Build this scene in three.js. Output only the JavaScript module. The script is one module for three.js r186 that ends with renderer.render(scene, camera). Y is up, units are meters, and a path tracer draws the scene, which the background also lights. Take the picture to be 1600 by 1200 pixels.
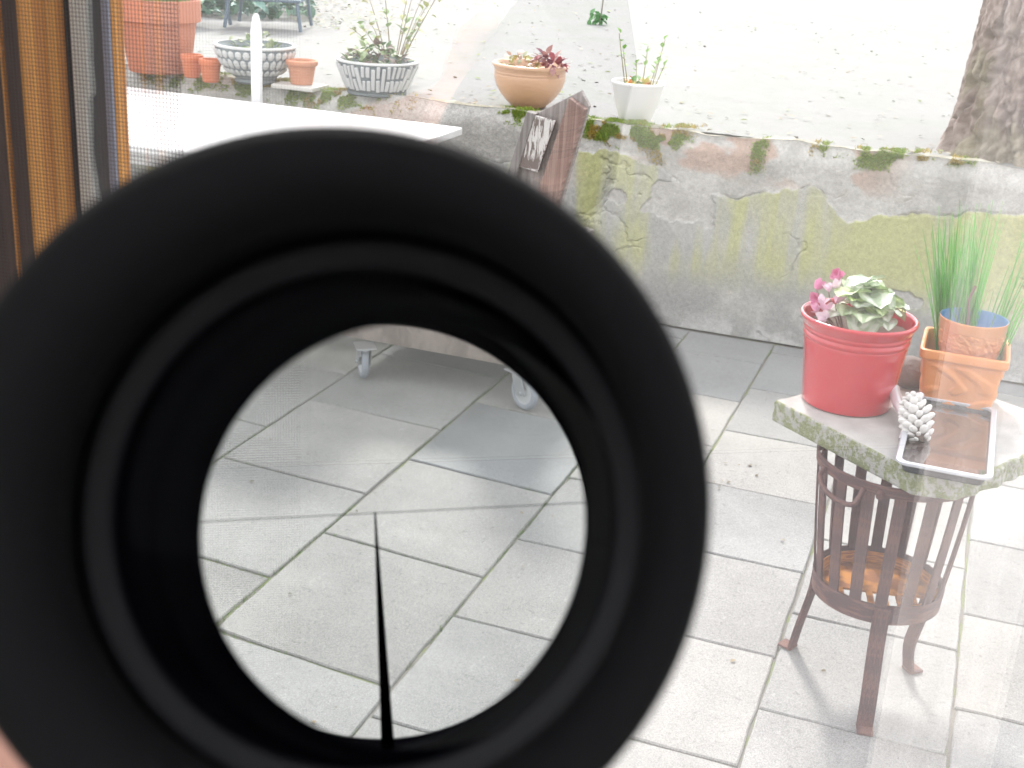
import * as THREE from 'three';
import { mergeGeometries } from 'three/addons/utils/BufferGeometryUtils.js';
import { RoundedBoxGeometry } from 'three/addons/geometries/RoundedBoxGeometry.js';
import { MarchingCubes } from 'three/addons/objects/MarchingCubes.js';

// ---------------------------------------------------------------- camera, sky, sun, exposure
const scene = new THREE.Scene();
const camera = new THREE.PerspectiveCamera(33.11, 4 / 3, 0.02, 400);
camera.position.set(0, 1.6, 0);
camera.up.set(-0.17410, 0.93438, -0.31083);
camera.lookAt(-0.30932, 1.6 - 0.35157, -0.88358);
camera.focus = 1.3;
camera.userData.fStop = 40;
const renderer = new THREE.WebGLRenderer({ antialias: true });
renderer.toneMapping = THREE.LinearToneMapping;
renderer.toneMappingExposure = 2.32;
renderer.shadowMap.enabled = true;

const sunDir = new THREE.Vector3(-0.26, 0.70, -0.72).normalize();
{
  const w = 128, h = 64, d = new Float32Array(w * h * 4);
  for (let j = 0; j < h; j++) for (let i = 0; i < w; i++) {
    const el = (j + 0.5) / h * Math.PI - Math.PI / 2, az = (i + 0.5) / w * 2 * Math.PI - Math.PI;
    const dir = new THREE.Vector3(Math.cos(el) * Math.cos(az), Math.sin(el), Math.cos(el) * Math.sin(az));
    const c = Math.max(0, dir.dot(sunDir));
    const halo = 0.55 * Math.pow(c, 6);
    const L = 1.02 + halo, k = (j * w + i) * 4;
    d[k] = L * 0.99; d[k + 1] = L * 1.0; d[k + 2] = L * 1.035; d[k + 3] = 1;
  }
  const sky = new THREE.DataTexture(d, w, h, THREE.RGBAFormat, THREE.FloatType);
  sky.mapping = THREE.EquirectangularReflectionMapping; sky.magFilter = THREE.LinearFilter; sky.needsUpdate = true;
  scene.background = sky; scene.environment = sky;
}
const sun = new THREE.DirectionalLight(new THREE.Color(1, 0.96, 0.9), 2.05);
sun.position.copy(sunDir).multiplyScalar(20); sun.castShadow = true;
sun.shadow.radius = 16; sun.shadow.mapSize.set(2048, 2048);
Object.assign(sun.shadow.camera, { left: -9, right: 9, top: 9, bottom: -9, near: 1, far: 50 });
scene.add(sun); scene.add(sun.target);

// ---------------------------------------------------------------- helpers
function rng(s) { return () => { s |= 0; s = s + 0x6D2B79F5 | 0; let t = Math.imul(s ^ s >>> 15, 1 | s); t = t + Math.imul(t ^ t >>> 7, 61 | t) ^ t; return ((t ^ t >>> 14) >>> 0) / 4294967296; }; }
const R = rng(20260);
const rr = (a, b, r = R) => a + (b - a) * r();
const V = (x, y, z) => new THREE.Vector3(x, y, z);
const clamp = (x, a = 0, b = 1) => Math.min(b, Math.max(a, x));
const sm = (a, b, x) => { const t = clamp((x - a) / (b - a)); return t * t * (3 - 2 * t); };
const mix = (a, b, t) => a + (b - a) * t;
const mixc = (a, b, t) => [mix(a[0], b[0], t), mix(a[1], b[1], t), mix(a[2], b[2], t)];
function hash(x, y, s) { let h = Math.imul(x, 374761393) + Math.imul(y, 668265263) + Math.imul(s, 974634511) | 0; h = Math.imul(h ^ h >>> 13, 1274126177); return ((h ^ h >>> 16) >>> 0) / 4294967296; }
function vn(x, y, s = 0, px = 0, py = 0) {            // value noise, optional period
  const xi = Math.floor(x), yi = Math.floor(y), fx = x - xi, fy = y - yi;
  const u = fx * fx * (3 - 2 * fx), v = fy * fy * (3 - 2 * fy);
  const wx = (i) => px ? ((i % px) + px) % px : i, wy = (i) => py ? ((i % py) + py) % py : i;
  const a = hash(wx(xi), wy(yi), s), b = hash(wx(xi + 1), wy(yi), s), c = hash(wx(xi), wy(yi + 1), s), d = hash(wx(xi + 1), wy(yi + 1), s);
  return mix(mix(a, b, u), mix(c, d, u), v);
}
function fbm(x, y, o = 4, s = 0, px = 0, py = 0) { let a = 0.5, t = 0, n = 0; for (let k = 0; k < o; k++) { t += a * vn(x, y, s + k * 17, px, py); n += a; a *= 0.5; x *= 2; y *= 2; px *= 2; py *= 2; } return t / n; }
const toS = (c) => Math.round(255 * clamp(c <= 0.0031308 ? 12.92 * c : 1.055 * Math.pow(c, 1 / 2.4) - 0.055));
function tex(w, h, f, srgb = true) {                   // f(u, v) -> linear rgb (or a number)
  const d = new Uint8Array(w * h * 4);
  for (let j = 0; j < h; j++) for (let i = 0; i < w; i++) {
    let c = f((i + 0.5) / w, (j + 0.5) / h); if (typeof c === 'number') c = [c, c, c];
    const k = (j * w + i) * 4;
    for (let q = 0; q < 3; q++) d[k + q] = srgb ? toS(c[q]) : Math.round(255 * clamp(c[q]));
    d[k + 3] = 255;
  }
  const t = new THREE.DataTexture(d, w, h); t.wrapS = t.wrapT = THREE.RepeatWrapping; t.magFilter = THREE.LinearFilter; t.minFilter = THREE.LinearMipmapLinearFilter; t.generateMipmaps = true;
  if (srgb) t.colorSpace = THREE.SRGBColorSpace; t.needsUpdate = true; return t;
}
function rep(t, x, y, ox = 0, oy = 0) { const c = t.clone(); c.repeat.set(x, y); c.offset.set(ox, oy); c.needsUpdate = true; return c; }
const lin = (c) => new THREE.Color().setRGB(c[0], c[1], c[2]);
const std = (c, roughness = 0.8, o = {}) => new THREE.MeshStandardMaterial({ color: lin(c), roughness, side: THREE.DoubleSide, ...o });
const phy = (c, roughness = 0.5, o = {}) => new THREE.MeshPhysicalMaterial({ color: lin(c), roughness, side: THREE.DoubleSide, ...o });

const used = {};
function numbered(n) { used[n] = (used[n] ?? -1) + 1; return used[n] ? n + '_' + String(used[n]).padStart(3, '0') : n; }
function mesh(name, geo, mat, parent) {
  const m = new THREE.Mesh(Array.isArray(geo) ? merge(geo) : geo, mat); m.castShadow = m.receiveShadow = true;
  m.name = parent && parent !== scene ? name : numbered(name); (parent || scene).add(m); return m;
}
function tag(o, label, category, group) { o.userData.label = label; o.userData.category = category; if (group) o.userData.group = group; return o; }
function thing(name, label, category, p = [0, 0, 0], group) { const o = new THREE.Group(); o.name = numbered(name); o.position.set(...p); scene.add(o); return tag(o, label, category, group); }
function struct(o) { o.userData.kind = 'structure'; return o; }
function stuff(o) { o.userData.kind = 'stuff'; return o; }
function copyOf(o, p, label) { const c = o.clone(); c.name = numbered(o.name.replace(/_\d{3}$/, '')); c.position.set(...p); c.userData = { ...o.userData, label }; scene.add(c); return c; }
function merge(list) {
  return mergeGeometries(list.map((g) => { const n = g.index ? g.toNonIndexed() : g.clone(); for (const k of Object.keys(n.attributes)) if (!['position', 'normal', 'uv'].includes(k)) n.deleteAttribute(k); return n; }));
}
const T = (g, x = 0, y = 0, z = 0, rx = 0, ry = 0, rz = 0) => { const c = g.clone(); if (rx || ry || rz) c.applyMatrix4(new THREE.Matrix4().makeRotationFromEuler(new THREE.Euler(rx, ry, rz))); return c.translate(x, y, z); };
const box = (w, h, d, x = 0, y = 0, z = 0, r = 0.003) => {
  const g = r ? new RoundedBoxGeometry(w, h, d, 1, Math.min(r, w / 3, h / 3, d / 3)) : new THREE.BoxGeometry(w, h, d);
  const p = g.attributes.position, n = g.attributes.normal, uv = g.attributes.uv;   // uv in metres
  for (let i = 0; i < p.count; i++) { const a = [Math.abs(n.getX(i)), Math.abs(n.getY(i)), Math.abs(n.getZ(i))]; const k = a.indexOf(Math.max(...a)); uv.setXY(i, k === 0 ? p.getZ(i) : p.getX(i), k === 1 ? p.getZ(i) : p.getY(i)); }
  return g.translate(x, y, z);
};
const lathe = (pts, seg = 48) => new THREE.LatheGeometry(pts.map(([r, y]) => new THREE.Vector2(r, y)), seg);
const tube = (pts, r, seg = 16, rad = 8) => new THREE.TubeGeometry(new THREE.CatmullRomCurve3(pts.map((p) => Array.isArray(p) ? V(...p) : p)), seg, r, rad);
function displace(g, f) { const p = g.attributes.position, n = g.attributes.normal; for (let i = 0; i < p.count; i++) { const d = f(p.getX(i), p.getY(i), p.getZ(i)); p.setXYZ(i, p.getX(i) + n.getX(i) * d, p.getY(i) + n.getY(i) * d, p.getZ(i) + n.getZ(i) * d); } g.computeVertexNormals(); return g; }
// tapered curved blade (three sided)
function blade(p0, p1, bend, r0, r1, seg = 6) {
  const mid = p0.clone().lerp(p1, 0.5).add(bend), c = new THREE.QuadraticBezierCurve3(p0, mid, p1), g = new THREE.TubeGeometry(c, seg, 1, 4), p = g.attributes.position;
  for (let i = 0; i <= seg; i++) { const q = c.getPointAt(i / seg), r = mix(r0, r1, i / seg); for (let j = 0; j <= 4; j++) { const k = i * 5 + j; p.setXYZ(k, q.x + (p.getX(k) - q.x) * r, q.y + (p.getY(k) - q.y) * r, q.z + (p.getZ(k) - q.z) * r); } }
  g.computeVertexNormals(); return g;
}
// curved leaf of given outline: w(t) half width over t 0..1, lying along +x, curling
function leafGeo(len, wf, cup = 0.2, droop = 0.2, nx = 8, ny = 4) {
  const g = new THREE.PlaneGeometry(1, 1, nx, ny), p = g.attributes.position;
  for (let i = 0; i < p.count; i++) { const t = p.getX(i) + 0.5, s = p.getY(i) * 2, w = wf(t) * len; p.setXYZ(i, t * len, cup * Math.abs(s) * w - droop * len * t * t, s * w); }
  g.computeVertexNormals(); return g;
}

// ---------------------------------------------------------------- shared textures
const grain = tex(256, 256, (u, v) => 0.5 + 0.5 * (vn(u * 256, v * 256, 3, 256, 256) - 0.5) + 0.35 * (fbm(u * 16, v * 16, 4, 9, 16, 16) - 0.5), false);
const woodTex = (a, b, s) => tex(256, 512, (u, v) => {
  const w = fbm(u * 40 + 2 * fbm(u * 4, v * 3, 3, s, 4, 3), v * 3, 4, s + 5, 0, 3), f = vn(u * 128, v * 12, s + 2, 128, 12);
  return mixc(a, b, clamp(sm(0.3, 0.7, w) * 0.75 + 0.3 * f));
});
const slabTex = tex(1024, 1024, (u, v) => {
  const blotch = fbm(u * 4, v * 4, 5, 31, 4, 4), fine = hash(Math.floor(u * 1024), Math.floor(v * 1024), 5), spot = vn(u * 160, v * 160, 6, 160, 160), mid = fbm(u * 24, v * 24, 3, 40, 24, 24);
  let c = 0.285 + 0.13 * (blotch - 0.5) + 0.19 * (fine - 0.5) + 0.05 * (mid - 0.5);
  if (spot > 0.90) c -= 0.06; if (spot < 0.08) c += 0.06;
  return [c * 1.0, c * 1.0, c * 0.985];
});

// ================================================================ SETTING
// soil under everything
const soil = struct(mesh('ground', new THREE.PlaneGeometry(300, 300).rotateX(-Math.PI / 2).translate(0, -0.05, 0), std([0.10, 0.085, 0.06], 1)));

// --- patio of concrete slabs
const patio = struct(new THREE.Group()); patio.name = 'patio'; scene.add(patio);
{
  const jointTex = tex(512, 512, (u, v) => mixc([0.20, 0.19, 0.165], [0.19, 0.22, 0.10], sm(0.50, 0.66, fbm(u * 24, v * 24, 4, 77, 24, 24))));
  const bed = mesh('joint_filling', new THREE.PlaneGeometry(6.4, 4.6).rotateX(-Math.PI / 2).translate(-0.9, -0.0065, -2.7), std([1, 1, 1], 1, { map: rep(jointTex, 5, 4), bumpMap: rep(grain, 12, 12), bumpScale: 0.004 }), patio);
  const tints = [[1.04, 1.02, 1], [1.0, 0.99, 0.975], [1.07, 1.05, 1.03], [0.97, 0.965, 0.96], [1.05, 1.02, 0.985]];
  const mats = tints.map((t, i) => std(t, 0.9, { map: rep(slabTex, 0.62, 0.62, i * 0.23, i * 0.37), bumpMap: rep(grain, 5, 5, i * 0.2, 0), bumpScale: 0.0012 }));
  const shadeSlab = std([0.80, 0.82, 0.85], 0.66, { map: rep(slabTex, 0.62, 0.62, 0.5, 0.1), bumpMap: rep(grain, 5, 5), bumpScale: 0.001 });  // shade of wall and trolley put into the slab colour
  const cols = [[-3.95, -3.45, -3.02, 0.53, 0.06], [-3.45, -2.95, -2.75, 0.53, 0.06], [-2.95, -2.46, -3.02, 0.53, 0.06], [-2.46, -1.955, -2.78, 0.53, 0.05], [-1.955, -1.46, -3.02, 0.53, 0.06], [-1.46, -0.985, -2.73, 0.535, 0.075], [-0.985, -0.64, -2.93, 0.44, 0.0], [-0.64, -0.244, -2.647, 0.44, 0], [-0.244, 0.152, -2.43, 0.44, 0], [0.152, 0.55, -2.62, 0.44, 0], [0.55, 0.95, -2.4, 0.44, 0], [0.95, 1.35, -2.62, 0.44, 0]];
  const r = rng(5);
  cols.forEach(([x0, x1, z0, dz, sk], ci) => {
    const gap = ci > 2 && ci < 6 ? 0.0045 : 0.003;
    for (let k = -6; k < 7; k++) {
      let a = z0 + k * dz, b = a + dz;                                   // a is the far edge at x0
      if (a > -0.5 || b < -4.93) continue;
      a = Math.max(a, -4.955 - sk * (x1 - x0)); b = Math.min(b, -0.46);
      if (b - a < 0.05) continue;
      const sh = new THREE.Shape(), dzx = sk * (x1 - x0), j = () => (r() - 0.5) * 0.004, top = 0.0035;
      const pts = [[x0 + gap, a + gap], [x1 - gap, a + dzx + gap], [x1 - gap, b + dzx - gap], [x0 + gap, b - gap]];
      // worn edges: a few jittered points along every side
      const out = [];
      pts.forEach((p, i) => { const q = pts[(i + 1) % 4]; for (let t = 0; t < 6; t++) out.push([mix(p[0], q[0], t / 6) + j(), mix(p[1], q[1], t / 6) + j()]); });
      if (r() < 0.3) { const c = [0, 6, 12, 18][Math.floor(r() * 4)], m = [(pts[0][0] + pts[2][0]) / 2, (pts[0][1] + pts[2][1]) / 2]; out[c] = [mix(out[c][0], m[0], 0.03), mix(out[c][1], m[1], 0.03)]; }
      out.forEach(([x, z], i) => i ? sh.lineTo(x, -z) : sh.moveTo(x, -z));
      const g = new THREE.ExtrudeGeometry(sh, { depth: 0.036, bevelEnabled: true, bevelThickness: top, bevelSize: 0.003, bevelOffset: -0.003, bevelSegments: 1, steps: 1 });
      g.rotateX(-Math.PI / 2).translate(0, -0.0395 + (r() - 0.5) * 0.002, 0);
      const far = b < -4.0, shadePainted = far ? r() < 0.7 : (ci === 5 && k === -2);  // slabs that carry the painted shade, by the wall and at the trolley
      const s = mesh('paving_slab', g, shadePainted ? shadeSlab : mats[Math.floor(r() * 5)], patio);
    }
  });
  // moss and grass growing in the joints
  const bg = blade(V(0, 0, 0), V(0.004, 0.014, 0.002), V(0, 0.003, 0), 0.0011, 0.0002, 2), n = 5200;
  const im = new THREE.InstancedMesh(bg, std([0.13, 0.22, 0.045], 0.9), n), m = new THREE.Matrix4(), q = new THREE.Quaternion();
  const rj = rng(9); let c = 0;
  while (c < n) {
    let x, z; const ci = 2 + Math.floor(rj() * 6), col = cols[ci];
    if (rj() < 0.55) { x = col[1] + (rj() - 0.5) * 0.012; z = rr(-4.9, -1.6, rj); } else { const k = Math.floor(rr(-5, 4, rj)), t = rj(); x = mix(col[0], col[1], t); z = col[2] + k * col[3] + col[4] * (x - col[0]) + (rj() - 0.5) * 0.012; }
    if (z > -1.5 || z < -4.95 || fbm(x * 6, z * 6, 3, 4) < (ci > 5 ? 0.60 : 0.44)) continue;
    const s = rr(0.4, 1.05, rj); q.setFromEuler(new THREE.Euler(rr(-0.8, 0.8, rj), rr(0, 6.3, rj), rr(-0.8, 0.8, rj)));
    im.setMatrixAt(c, m.compose(V(x, -0.0075, z), q, V(s, s, s))); const t = rr(0.7, 1.5, rj); im.setColorAt(c, new THREE.Color(t, t * rr(0.85, 1.05, rj), t)); c++;
  }
  const dl = leafGeo(0.016, (t) => 0.3 * Math.sin(Math.PI * clamp(t, 0.02, 0.98)), 0.3, 0.1, 3, 2), dn = 90, di = new THREE.InstancedMesh(dl, std([0.20, 0.16, 0.10], 1), dn);
  for (let i = 0; i < dn; i++) { const near = i < 14, s = rr(0.35, 1.1, rj); q.setFromEuler(new THREE.Euler(rr(-0.3, 0.3, rj), rr(0, 6.3, rj), rr(-0.3, 0.3, rj))); di.setMatrixAt(i, m.compose(V(near ? rr(-0.66, -0.45, rj) : rr(-2.4, 0.6, rj), 0.004, near ? rr(-3.75, -3.5, rj) : rr(-4.9, -1.7, rj)), q, V(s, s, s))); const t = rr(0.5, 1.6, rj); di.setColorAt(i, new THREE.Color(t, t, t)); }
  di.name = 'crumbs'; di.castShadow = di.receiveShadow = true; stuff(di); patio.add(di);
  im.name = 'joint_moss'; im.castShadow = im.receiveShadow = true; stuff(im); patio.add(im);
}

// --- lawn on the upper level
{
  const lawnTex = tex(1024, 1024, (u, v) => {
    const a = fbm(u * 8, v * 8, 5, 55, 8, 8), b = vn(u * 300, v * 300, 8, 300, 300), c = fbm(u * 60, v * 60, 3, 12, 60, 60);
    let k = mixc([0.31, 0.309, 0.302], [0.298, 0.305, 0.286], sm(0.4, 0.65, a)); const d = 0.95 + 0.12 * (b - 0.3) * 0.5 + 0.12 * (c - 0.5);
    return [k[0] * d, k[1] * d, k[2] * d];
  });
  const g = new THREE.PlaneGeometry(90, 60, 300, 200).rotateX(-Math.PI / 2).translate(-6, 0, -35.12), p = g.attributes.position, uv = g.attributes.uv;
  for (let i = 0; i < p.count; i++) { const x = p.getX(i), z = p.getZ(i), far = sm(-5.2, -6.5, z); p.setY(i, 0.775 + 0.05 * far * (fbm(x * 0.9, z * 0.9, 3, 5) - 0.4) + 0.012 * (fbm(x * 5, z * 5, 2, 8) - 0.5)); uv.setXY(i, x / 2.2, z / 2.2); }
  g.computeVertexNormals();
  struct(mesh('lawn', g, std([1, 1, 1], 1, { map: lawnTex, bumpMap: rep(grain, 6, 6), bumpScale: 0.006 })));
  // fallen leaves and twigs lying on it
  const lg = leafGeo(0.05, (t) => 0.3 * Math.sin(Math.PI * clamp(t, 0.02, 0.98)), 0.15, 0.06, 3, 2), n = 2600;
  const im = new THREE.InstancedMesh(lg, std([0.34, 0.30, 0.23], 1), n), m = new THREE.Matrix4(), q = new THREE.Quaternion(), r = rng(77);
  for (let i = 0; i < n; i++) {
    const heap = i < 700, z = heap ? rr(-7.3, -9.8, r) : -5.1 - Math.pow(r(), 2.2) * 7, x = heap ? z * (0.44 + 0.13 * Math.sqrt(r())) : rr(-7, 1.8, r), s = rr(0.2, 0.75, r);
    q.setFromEuler(new THREE.Euler(rr(-0.25, 0.25, r), rr(0, 6.3, r), rr(-0.25, 0.25, r)));
    im.setMatrixAt(i, m.compose(V(x, 0.785, z), q, V(s, s, s))); const t = rr(0.5, 1.6, r); im.setColorAt(i, r() < 0.25 ? new THREE.Color(t * 0.7, t * 0.95, t * 0.5) : new THREE.Color(t, t, t));
  }
  im.name = 'leaf_litter'; im.castShadow = im.receiveShadow = true; scene.add(stuff(im)); im.userData.label = 'dry fallen leaves scattered over the pale lawn'; im.userData.category = 'leaves';
}

// --- ivy bed at the far left of the lawn
{
  const lg = leafGeo(0.09, (t) => 0.42 * Math.sin(Math.PI * Math.pow(clamp(t, 0.01, 0.99), 0.7)), 0.25, 0.3, 4, 2), n = 9000, r = rng(3);
  const im = new THREE.InstancedMesh(lg, std([0.11, 0.21, 0.15], 0.55), n), m = new THREE.Matrix4(), q = new THREE.Quaternion();
  for (let i = 0; i < n; i++) {
    const x = rr(-9, -2.9, r), z0 = -7.05 - 1.25 * Math.max(0, x + 4.7), z = z0 - Math.pow(r(), 1.3) * 5 - 0.4 * vn(x * 2, 3, 4);
    const s = rr(0.5, 1.2, r) * (x < 0.545 * z + 0.5 * (vn(x * 3, z * 3, 8) - 0.5) ? 1 : 0.001); q.setFromEuler(new THREE.Euler(rr(-0.7, 0.7, r), rr(0, 6.3, r), rr(-0.9, 0.7, r)));
    im.setMatrixAt(i, m.compose(V(x, 0.79 + r() * 0.16 * (0.4 + vn(x * 3, z * 3, 6)), z), q, V(s, s, s))); const t = rr(0.5, 1.7, r); im.setColorAt(i, new THREE.Color(t, t, t * rr(0.8, 1.3, r)));
  }
  im.name = 'ivy'; im.castShadow = im.receiveShadow = true; scene.add(stuff(im)); im.userData.label = 'dark green ivy bed behind the garden chairs'; im.userData.category = 'ivy';
}

// --- garden retaining wall with flaking render
const wall = thing('garden_wall', 'low retaining wall with flaking grey render, algae stains and moss on top', 'wall', [0, 0, 0]);
{
  const kn = [[-5.2, 0.6], [-1.75, 0.58], [-1.5, 0.66], [-1.38, 0.69], [-1.22, 0.645], [-1.05, 0.60], [-0.9, 0.55], [-0.72, 0.62], [-0.58, 0.63], [-0.42, 0.53], [-0.30, 0.57], [-0.15, 0.60], [0.1, 0.64], [0.5, 0.60], [2.3, 0.62]];
  const edge = (x) => { let k = 0; while (k < kn.length - 2 && x > kn[k + 1][0]) k++; return mix(kn[k][1], kn[k + 1][1], sm(kn[k][0], kn[k + 1][0], x)) + 0.055 * (fbm(x * 11, 4, 4, 22) - 0.5); };
  const hgt = (x, y) => y - edge(x) - 0.03 * (fbm(x * 22, y * 22, 4, 23) - 0.5);        // below 0: sound skin of render, above: flaked off
  const skin = (x, y) => sm(0.003, -0.003, hgt(x, y)) * (1 - sm(0.735, 0.74, fbm(x * 3 + 7, y * 4, 5, 28)));
  const groove = (x, y) => { const a = Math.abs(hgt(x, y) + 0.001); return sm(0.006, 0.001, a) * sm(0.42, 0.58, fbm(x * 7, y * 7, 2, 29)); };
  const hair = (x, y) => sm(0.010, 0.003, Math.abs(fbm(x * 2.4, y * 3.1, 6, 72) - 0.5)) * sm(0.50, 0.60, fbm(x * 2, y * 2, 2, 73));
  const rough = (x, y) => fbm(x * 14, y * 14, 4, 24);
  const X0 = -5.2, W = 7.4, H = 0.80;
  const topDip = (x) => 0.018 + 0.035 * fbm(x * 5, 2, 3, 30);
  const lime = std([1, 1, 1], 0.95);
  for (const [a, w, tw, nx, ny] of [[-5.2, 3.5, 1024, 220, 60], [-1.7, 3.9, 2048, 780, 150]]) {
    const th = tw / 4, uvh = tw > 1024 ? 512 : 256;
    const wt = tex(tw, uvh, (u, v) => {
      const x = a + u * w, y = v * H, s = skin(x, y), n = fbm(x * 6, y * 6, 5, 25), f = hash(Math.floor(u * tw), Math.floor(v * uvh), 3), st = fbm(x * 13, y * 1.3, 4, 26), big = fbm(x * 1.7 + 3, y * 2.2, 3, 27);
      let c = mixc([0.52, 0.51, 0.48], [0.40, 0.39, 0.365], sm(0.35, 0.7, n));                       // bare, worn render
      const brick = sm(0.46, 0.60, fbm(x * 6, y * 10, 4, 61)) * sm(0.60, 0.68, y) * sm(-1.4, -1.15, x) * sm(-0.15, -0.5, x);
      c = mixc(c, [0.42, 0.26, 0.19], brick * 0.7);
      let k = mixc([0.45, 0.445, 0.42], [0.37, 0.37, 0.355], sm(0.3, 0.7, n));                        // smooth skin
      const alg = sm(0.38, 0.60, 0.65 * st + 0.35 * big + 0.16 * sm(-1.0, -0.75, x) - 0.08 * sm(-0.1, 0.3, x)) * sm(0.14, 0.34, y + 0.1 * (st - 0.5));
      k = mixc(k, [0.45, 0.46, 0.19], alg * 0.85);
      c = mixc(c, k, s);
      const low = sm(0.36, 0.10, y + 0.2 * (n - 0.5)) * sm(0.35, 0.6, fbm(x * 7, y * 7, 4, 66) + 0.05); c = mixc(c, [0.27, 0.27, 0.265], low * 0.8);
      const salt = sm(0.12, 0.02, y + 0.12 * (n - 0.5)) * sm(0.5, 0.62, fbm(x * 9, y * 9, 4, 67)); c = mixc(c, [0.56, 0.56, 0.55], salt * 0.7);
      const d = 0.94 + 0.36 * (f - 0.45) + 0.34 * (fbm(x * 90, y * 90, 2, 75) - 0.5); return [c[0] * d, c[1] * d, c[2] * d];
    });
    const ht = tex(tw, uvh, (u, v) => { const x = a + u * w, y = v * H, s = skin(x, y), f = hash(Math.floor(u * tw), Math.floor(v * uvh), 8); return clamp(0.35 + 0.30 * s - 0.45 * groove(x, y) - 0.3 * hair(x, y) + (1 - s) * 0.3 * (rough(x * 3, y * 3) - 0.5) + 0.14 * (f - 0.5) + 0.12 * (fbm(x * 90, y * 90, 2, 76) - 0.5)); }, false);
    const g = new THREE.PlaneGeometry(w, H - 0.01, nx, ny), p = g.attributes.position;
    for (let i = 0; i < p.count; i++) {
      const x = p.getX(i) + a + w / 2, y = p.getY(i) + H / 2, s = skin(x, y), top = sm(0.70, 0.79, y);
      const d = 0.005 * s + (1 - s) * 0.010 * (rough(x, y) - 0.6) - 0.009 * groove(x, y) - 0.004 * hair(x, y) - top * top * topDip(x);
      p.setXYZ(i, x, y + top * 0.04 * (fbm(x * 3, 5, 4, 33) - 0.5), -4.97 + d);
    }
    g.computeVertexNormals();
    mesh('render', g, std([1, 1, 1], 0.95, { map: wt, bumpMap: ht, bumpScale: 0.010 }), wall);
  }
  // crumbling top
  const tg = new THREE.PlaneGeometry(W, 0.26, 500, 20).rotateX(-Math.PI / 2), q = tg.attributes.position, tuv = tg.attributes.uv;
  for (let i = 0; i < q.count; i++) {
    const x = q.getX(i) + X0 + W / 2, t = 0.5 - q.getZ(i) / 0.26, ty = 0.795 + 0.04 * (fbm(x * 3, 5, 4, 33) - 0.5), tz = -4.973 - topDip(x);
    const z = mix(tz, -5.22, t); q.setXYZ(i, x, mix(ty, 0.762, sm(0, 0.75, t)) + sm(0, 0.1, t) * 0.030 * (fbm(x * 9, z * 9, 4, 36) - 0.42), z); tuv.setXY(i, x, z);
  }
  tg.computeVertexNormals();
  const topT = tex(512, 128, (u, v) => mixc([0.52, 0.50, 0.42], [0.36, 0.34, 0.27], sm(0.4, 0.65, fbm(u * 40, v * 10, 4, 44, 40, 10))));
  mesh('coping', tg, std([1, 1, 1], 1, { map: rep(topT, 0.5, 2), bumpMap: rep(grain, 5, 5), bumpScale: 0.006 }), wall);
  mesh('core', box(W, 0.72, 0.14, X0 + W / 2, 0.35, -5.08, 0), std([0.35, 0.34, 0.32], 1), wall);
  // moss growing along the top edge, in the cracks and in cushions on the face
  const patches = [[-1.45, 0.10, 0.05, 3], [-1.31, 0.12, 0.06, 3], [-1.17, 0.09, 0.05, 2], [-0.36, 0.07, 0.045, 2], [-0.27, 0.06, 0.03, 1.5], [-0.10, 0.10, 0.015, 0.5], [-0.8, 0.03, 0.09, 0.8], [-2.75, 0.25, 0.06, 3], [-2.5, 0.2, 0.05, 2], [-3.05, 0.12, 0.05, 2], [-3.4, 0.2, 0.05, 2], [-1.8, 0.08, 0.04, 1], [-1.33, 0.03, 0.11, 0.6], [-1.19, 0.04, 0.10, 0.8], [-0.55, 0.06, 0.03, 0.3]];
  const tot = patches.reduce((q, p) => q + p[3], 0);
  const bg = blade(V(0, 0, 0), V(0.002, 0.009, 0.002), V(0, 0.001, 0), 0.0016, 0.0005, 2), n = 24000, r = rng(11);
  const im = new THREE.InstancedMesh(bg, std([0.28, 0.36, 0.07], 0.95), n), m = new THREE.Matrix4(), qq = new THREE.Quaternion(), mc = new THREE.Color();
  for (let i = 0; i < n;) {
    let k = r() * tot, P = patches[0]; for (const p of patches) { if ((k -= p[3]) < 0) { P = p; break; } }
    const x = P[0] + (r() + r() + r() - 1.5) * P[1], t = r(), dn = (r() + r() - 0.75) * P[2] * 1.2, ty = 0.795 + 0.04 * (fbm(x * 3, 5, 4, 33) - 0.5);
    if (fbm(x * 24, dn * 30, 3, 91) < 0.46) continue;
    const face = dn > 0, y = face ? ty - 0.004 - dn : ty - 0.002 + 0.03 * (fbm(x * 9, 1, 3, 36) - 0.42), z = face ? -4.972 - topDip(x) * Math.pow(sm(0.70, 0.79, y), 2) : -4.975 - topDip(x) - 0.075 * t;
    const sz = rr(0.5, 1.6, r); qq.setFromEuler(new THREE.Euler(face ? rr(0.4, 1.8, r) : rr(-0.6, 0.9, r), rr(-1.5, 1.5, r), rr(-0.8, 0.8, r)));
    im.setMatrixAt(i, m.compose(V(x, y, z), qq, V(sz, sz, sz))); const b = rr(0.55, 1.4, r), dead = fbm(x * 15, dn * 20, 2, 92) > 0.58; im.setColorAt(i, dead ? mc.setRGB(b * 1.5, b * 0.9, b * 1.1) : mc.setRGB(b * rr(0.75, 1.15, r), b, b * 0.8)); i++;
  }
  im.name = 'moss'; im.castShadow = im.receiveShadow = true; stuff(im); wall.add(im);
}

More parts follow.
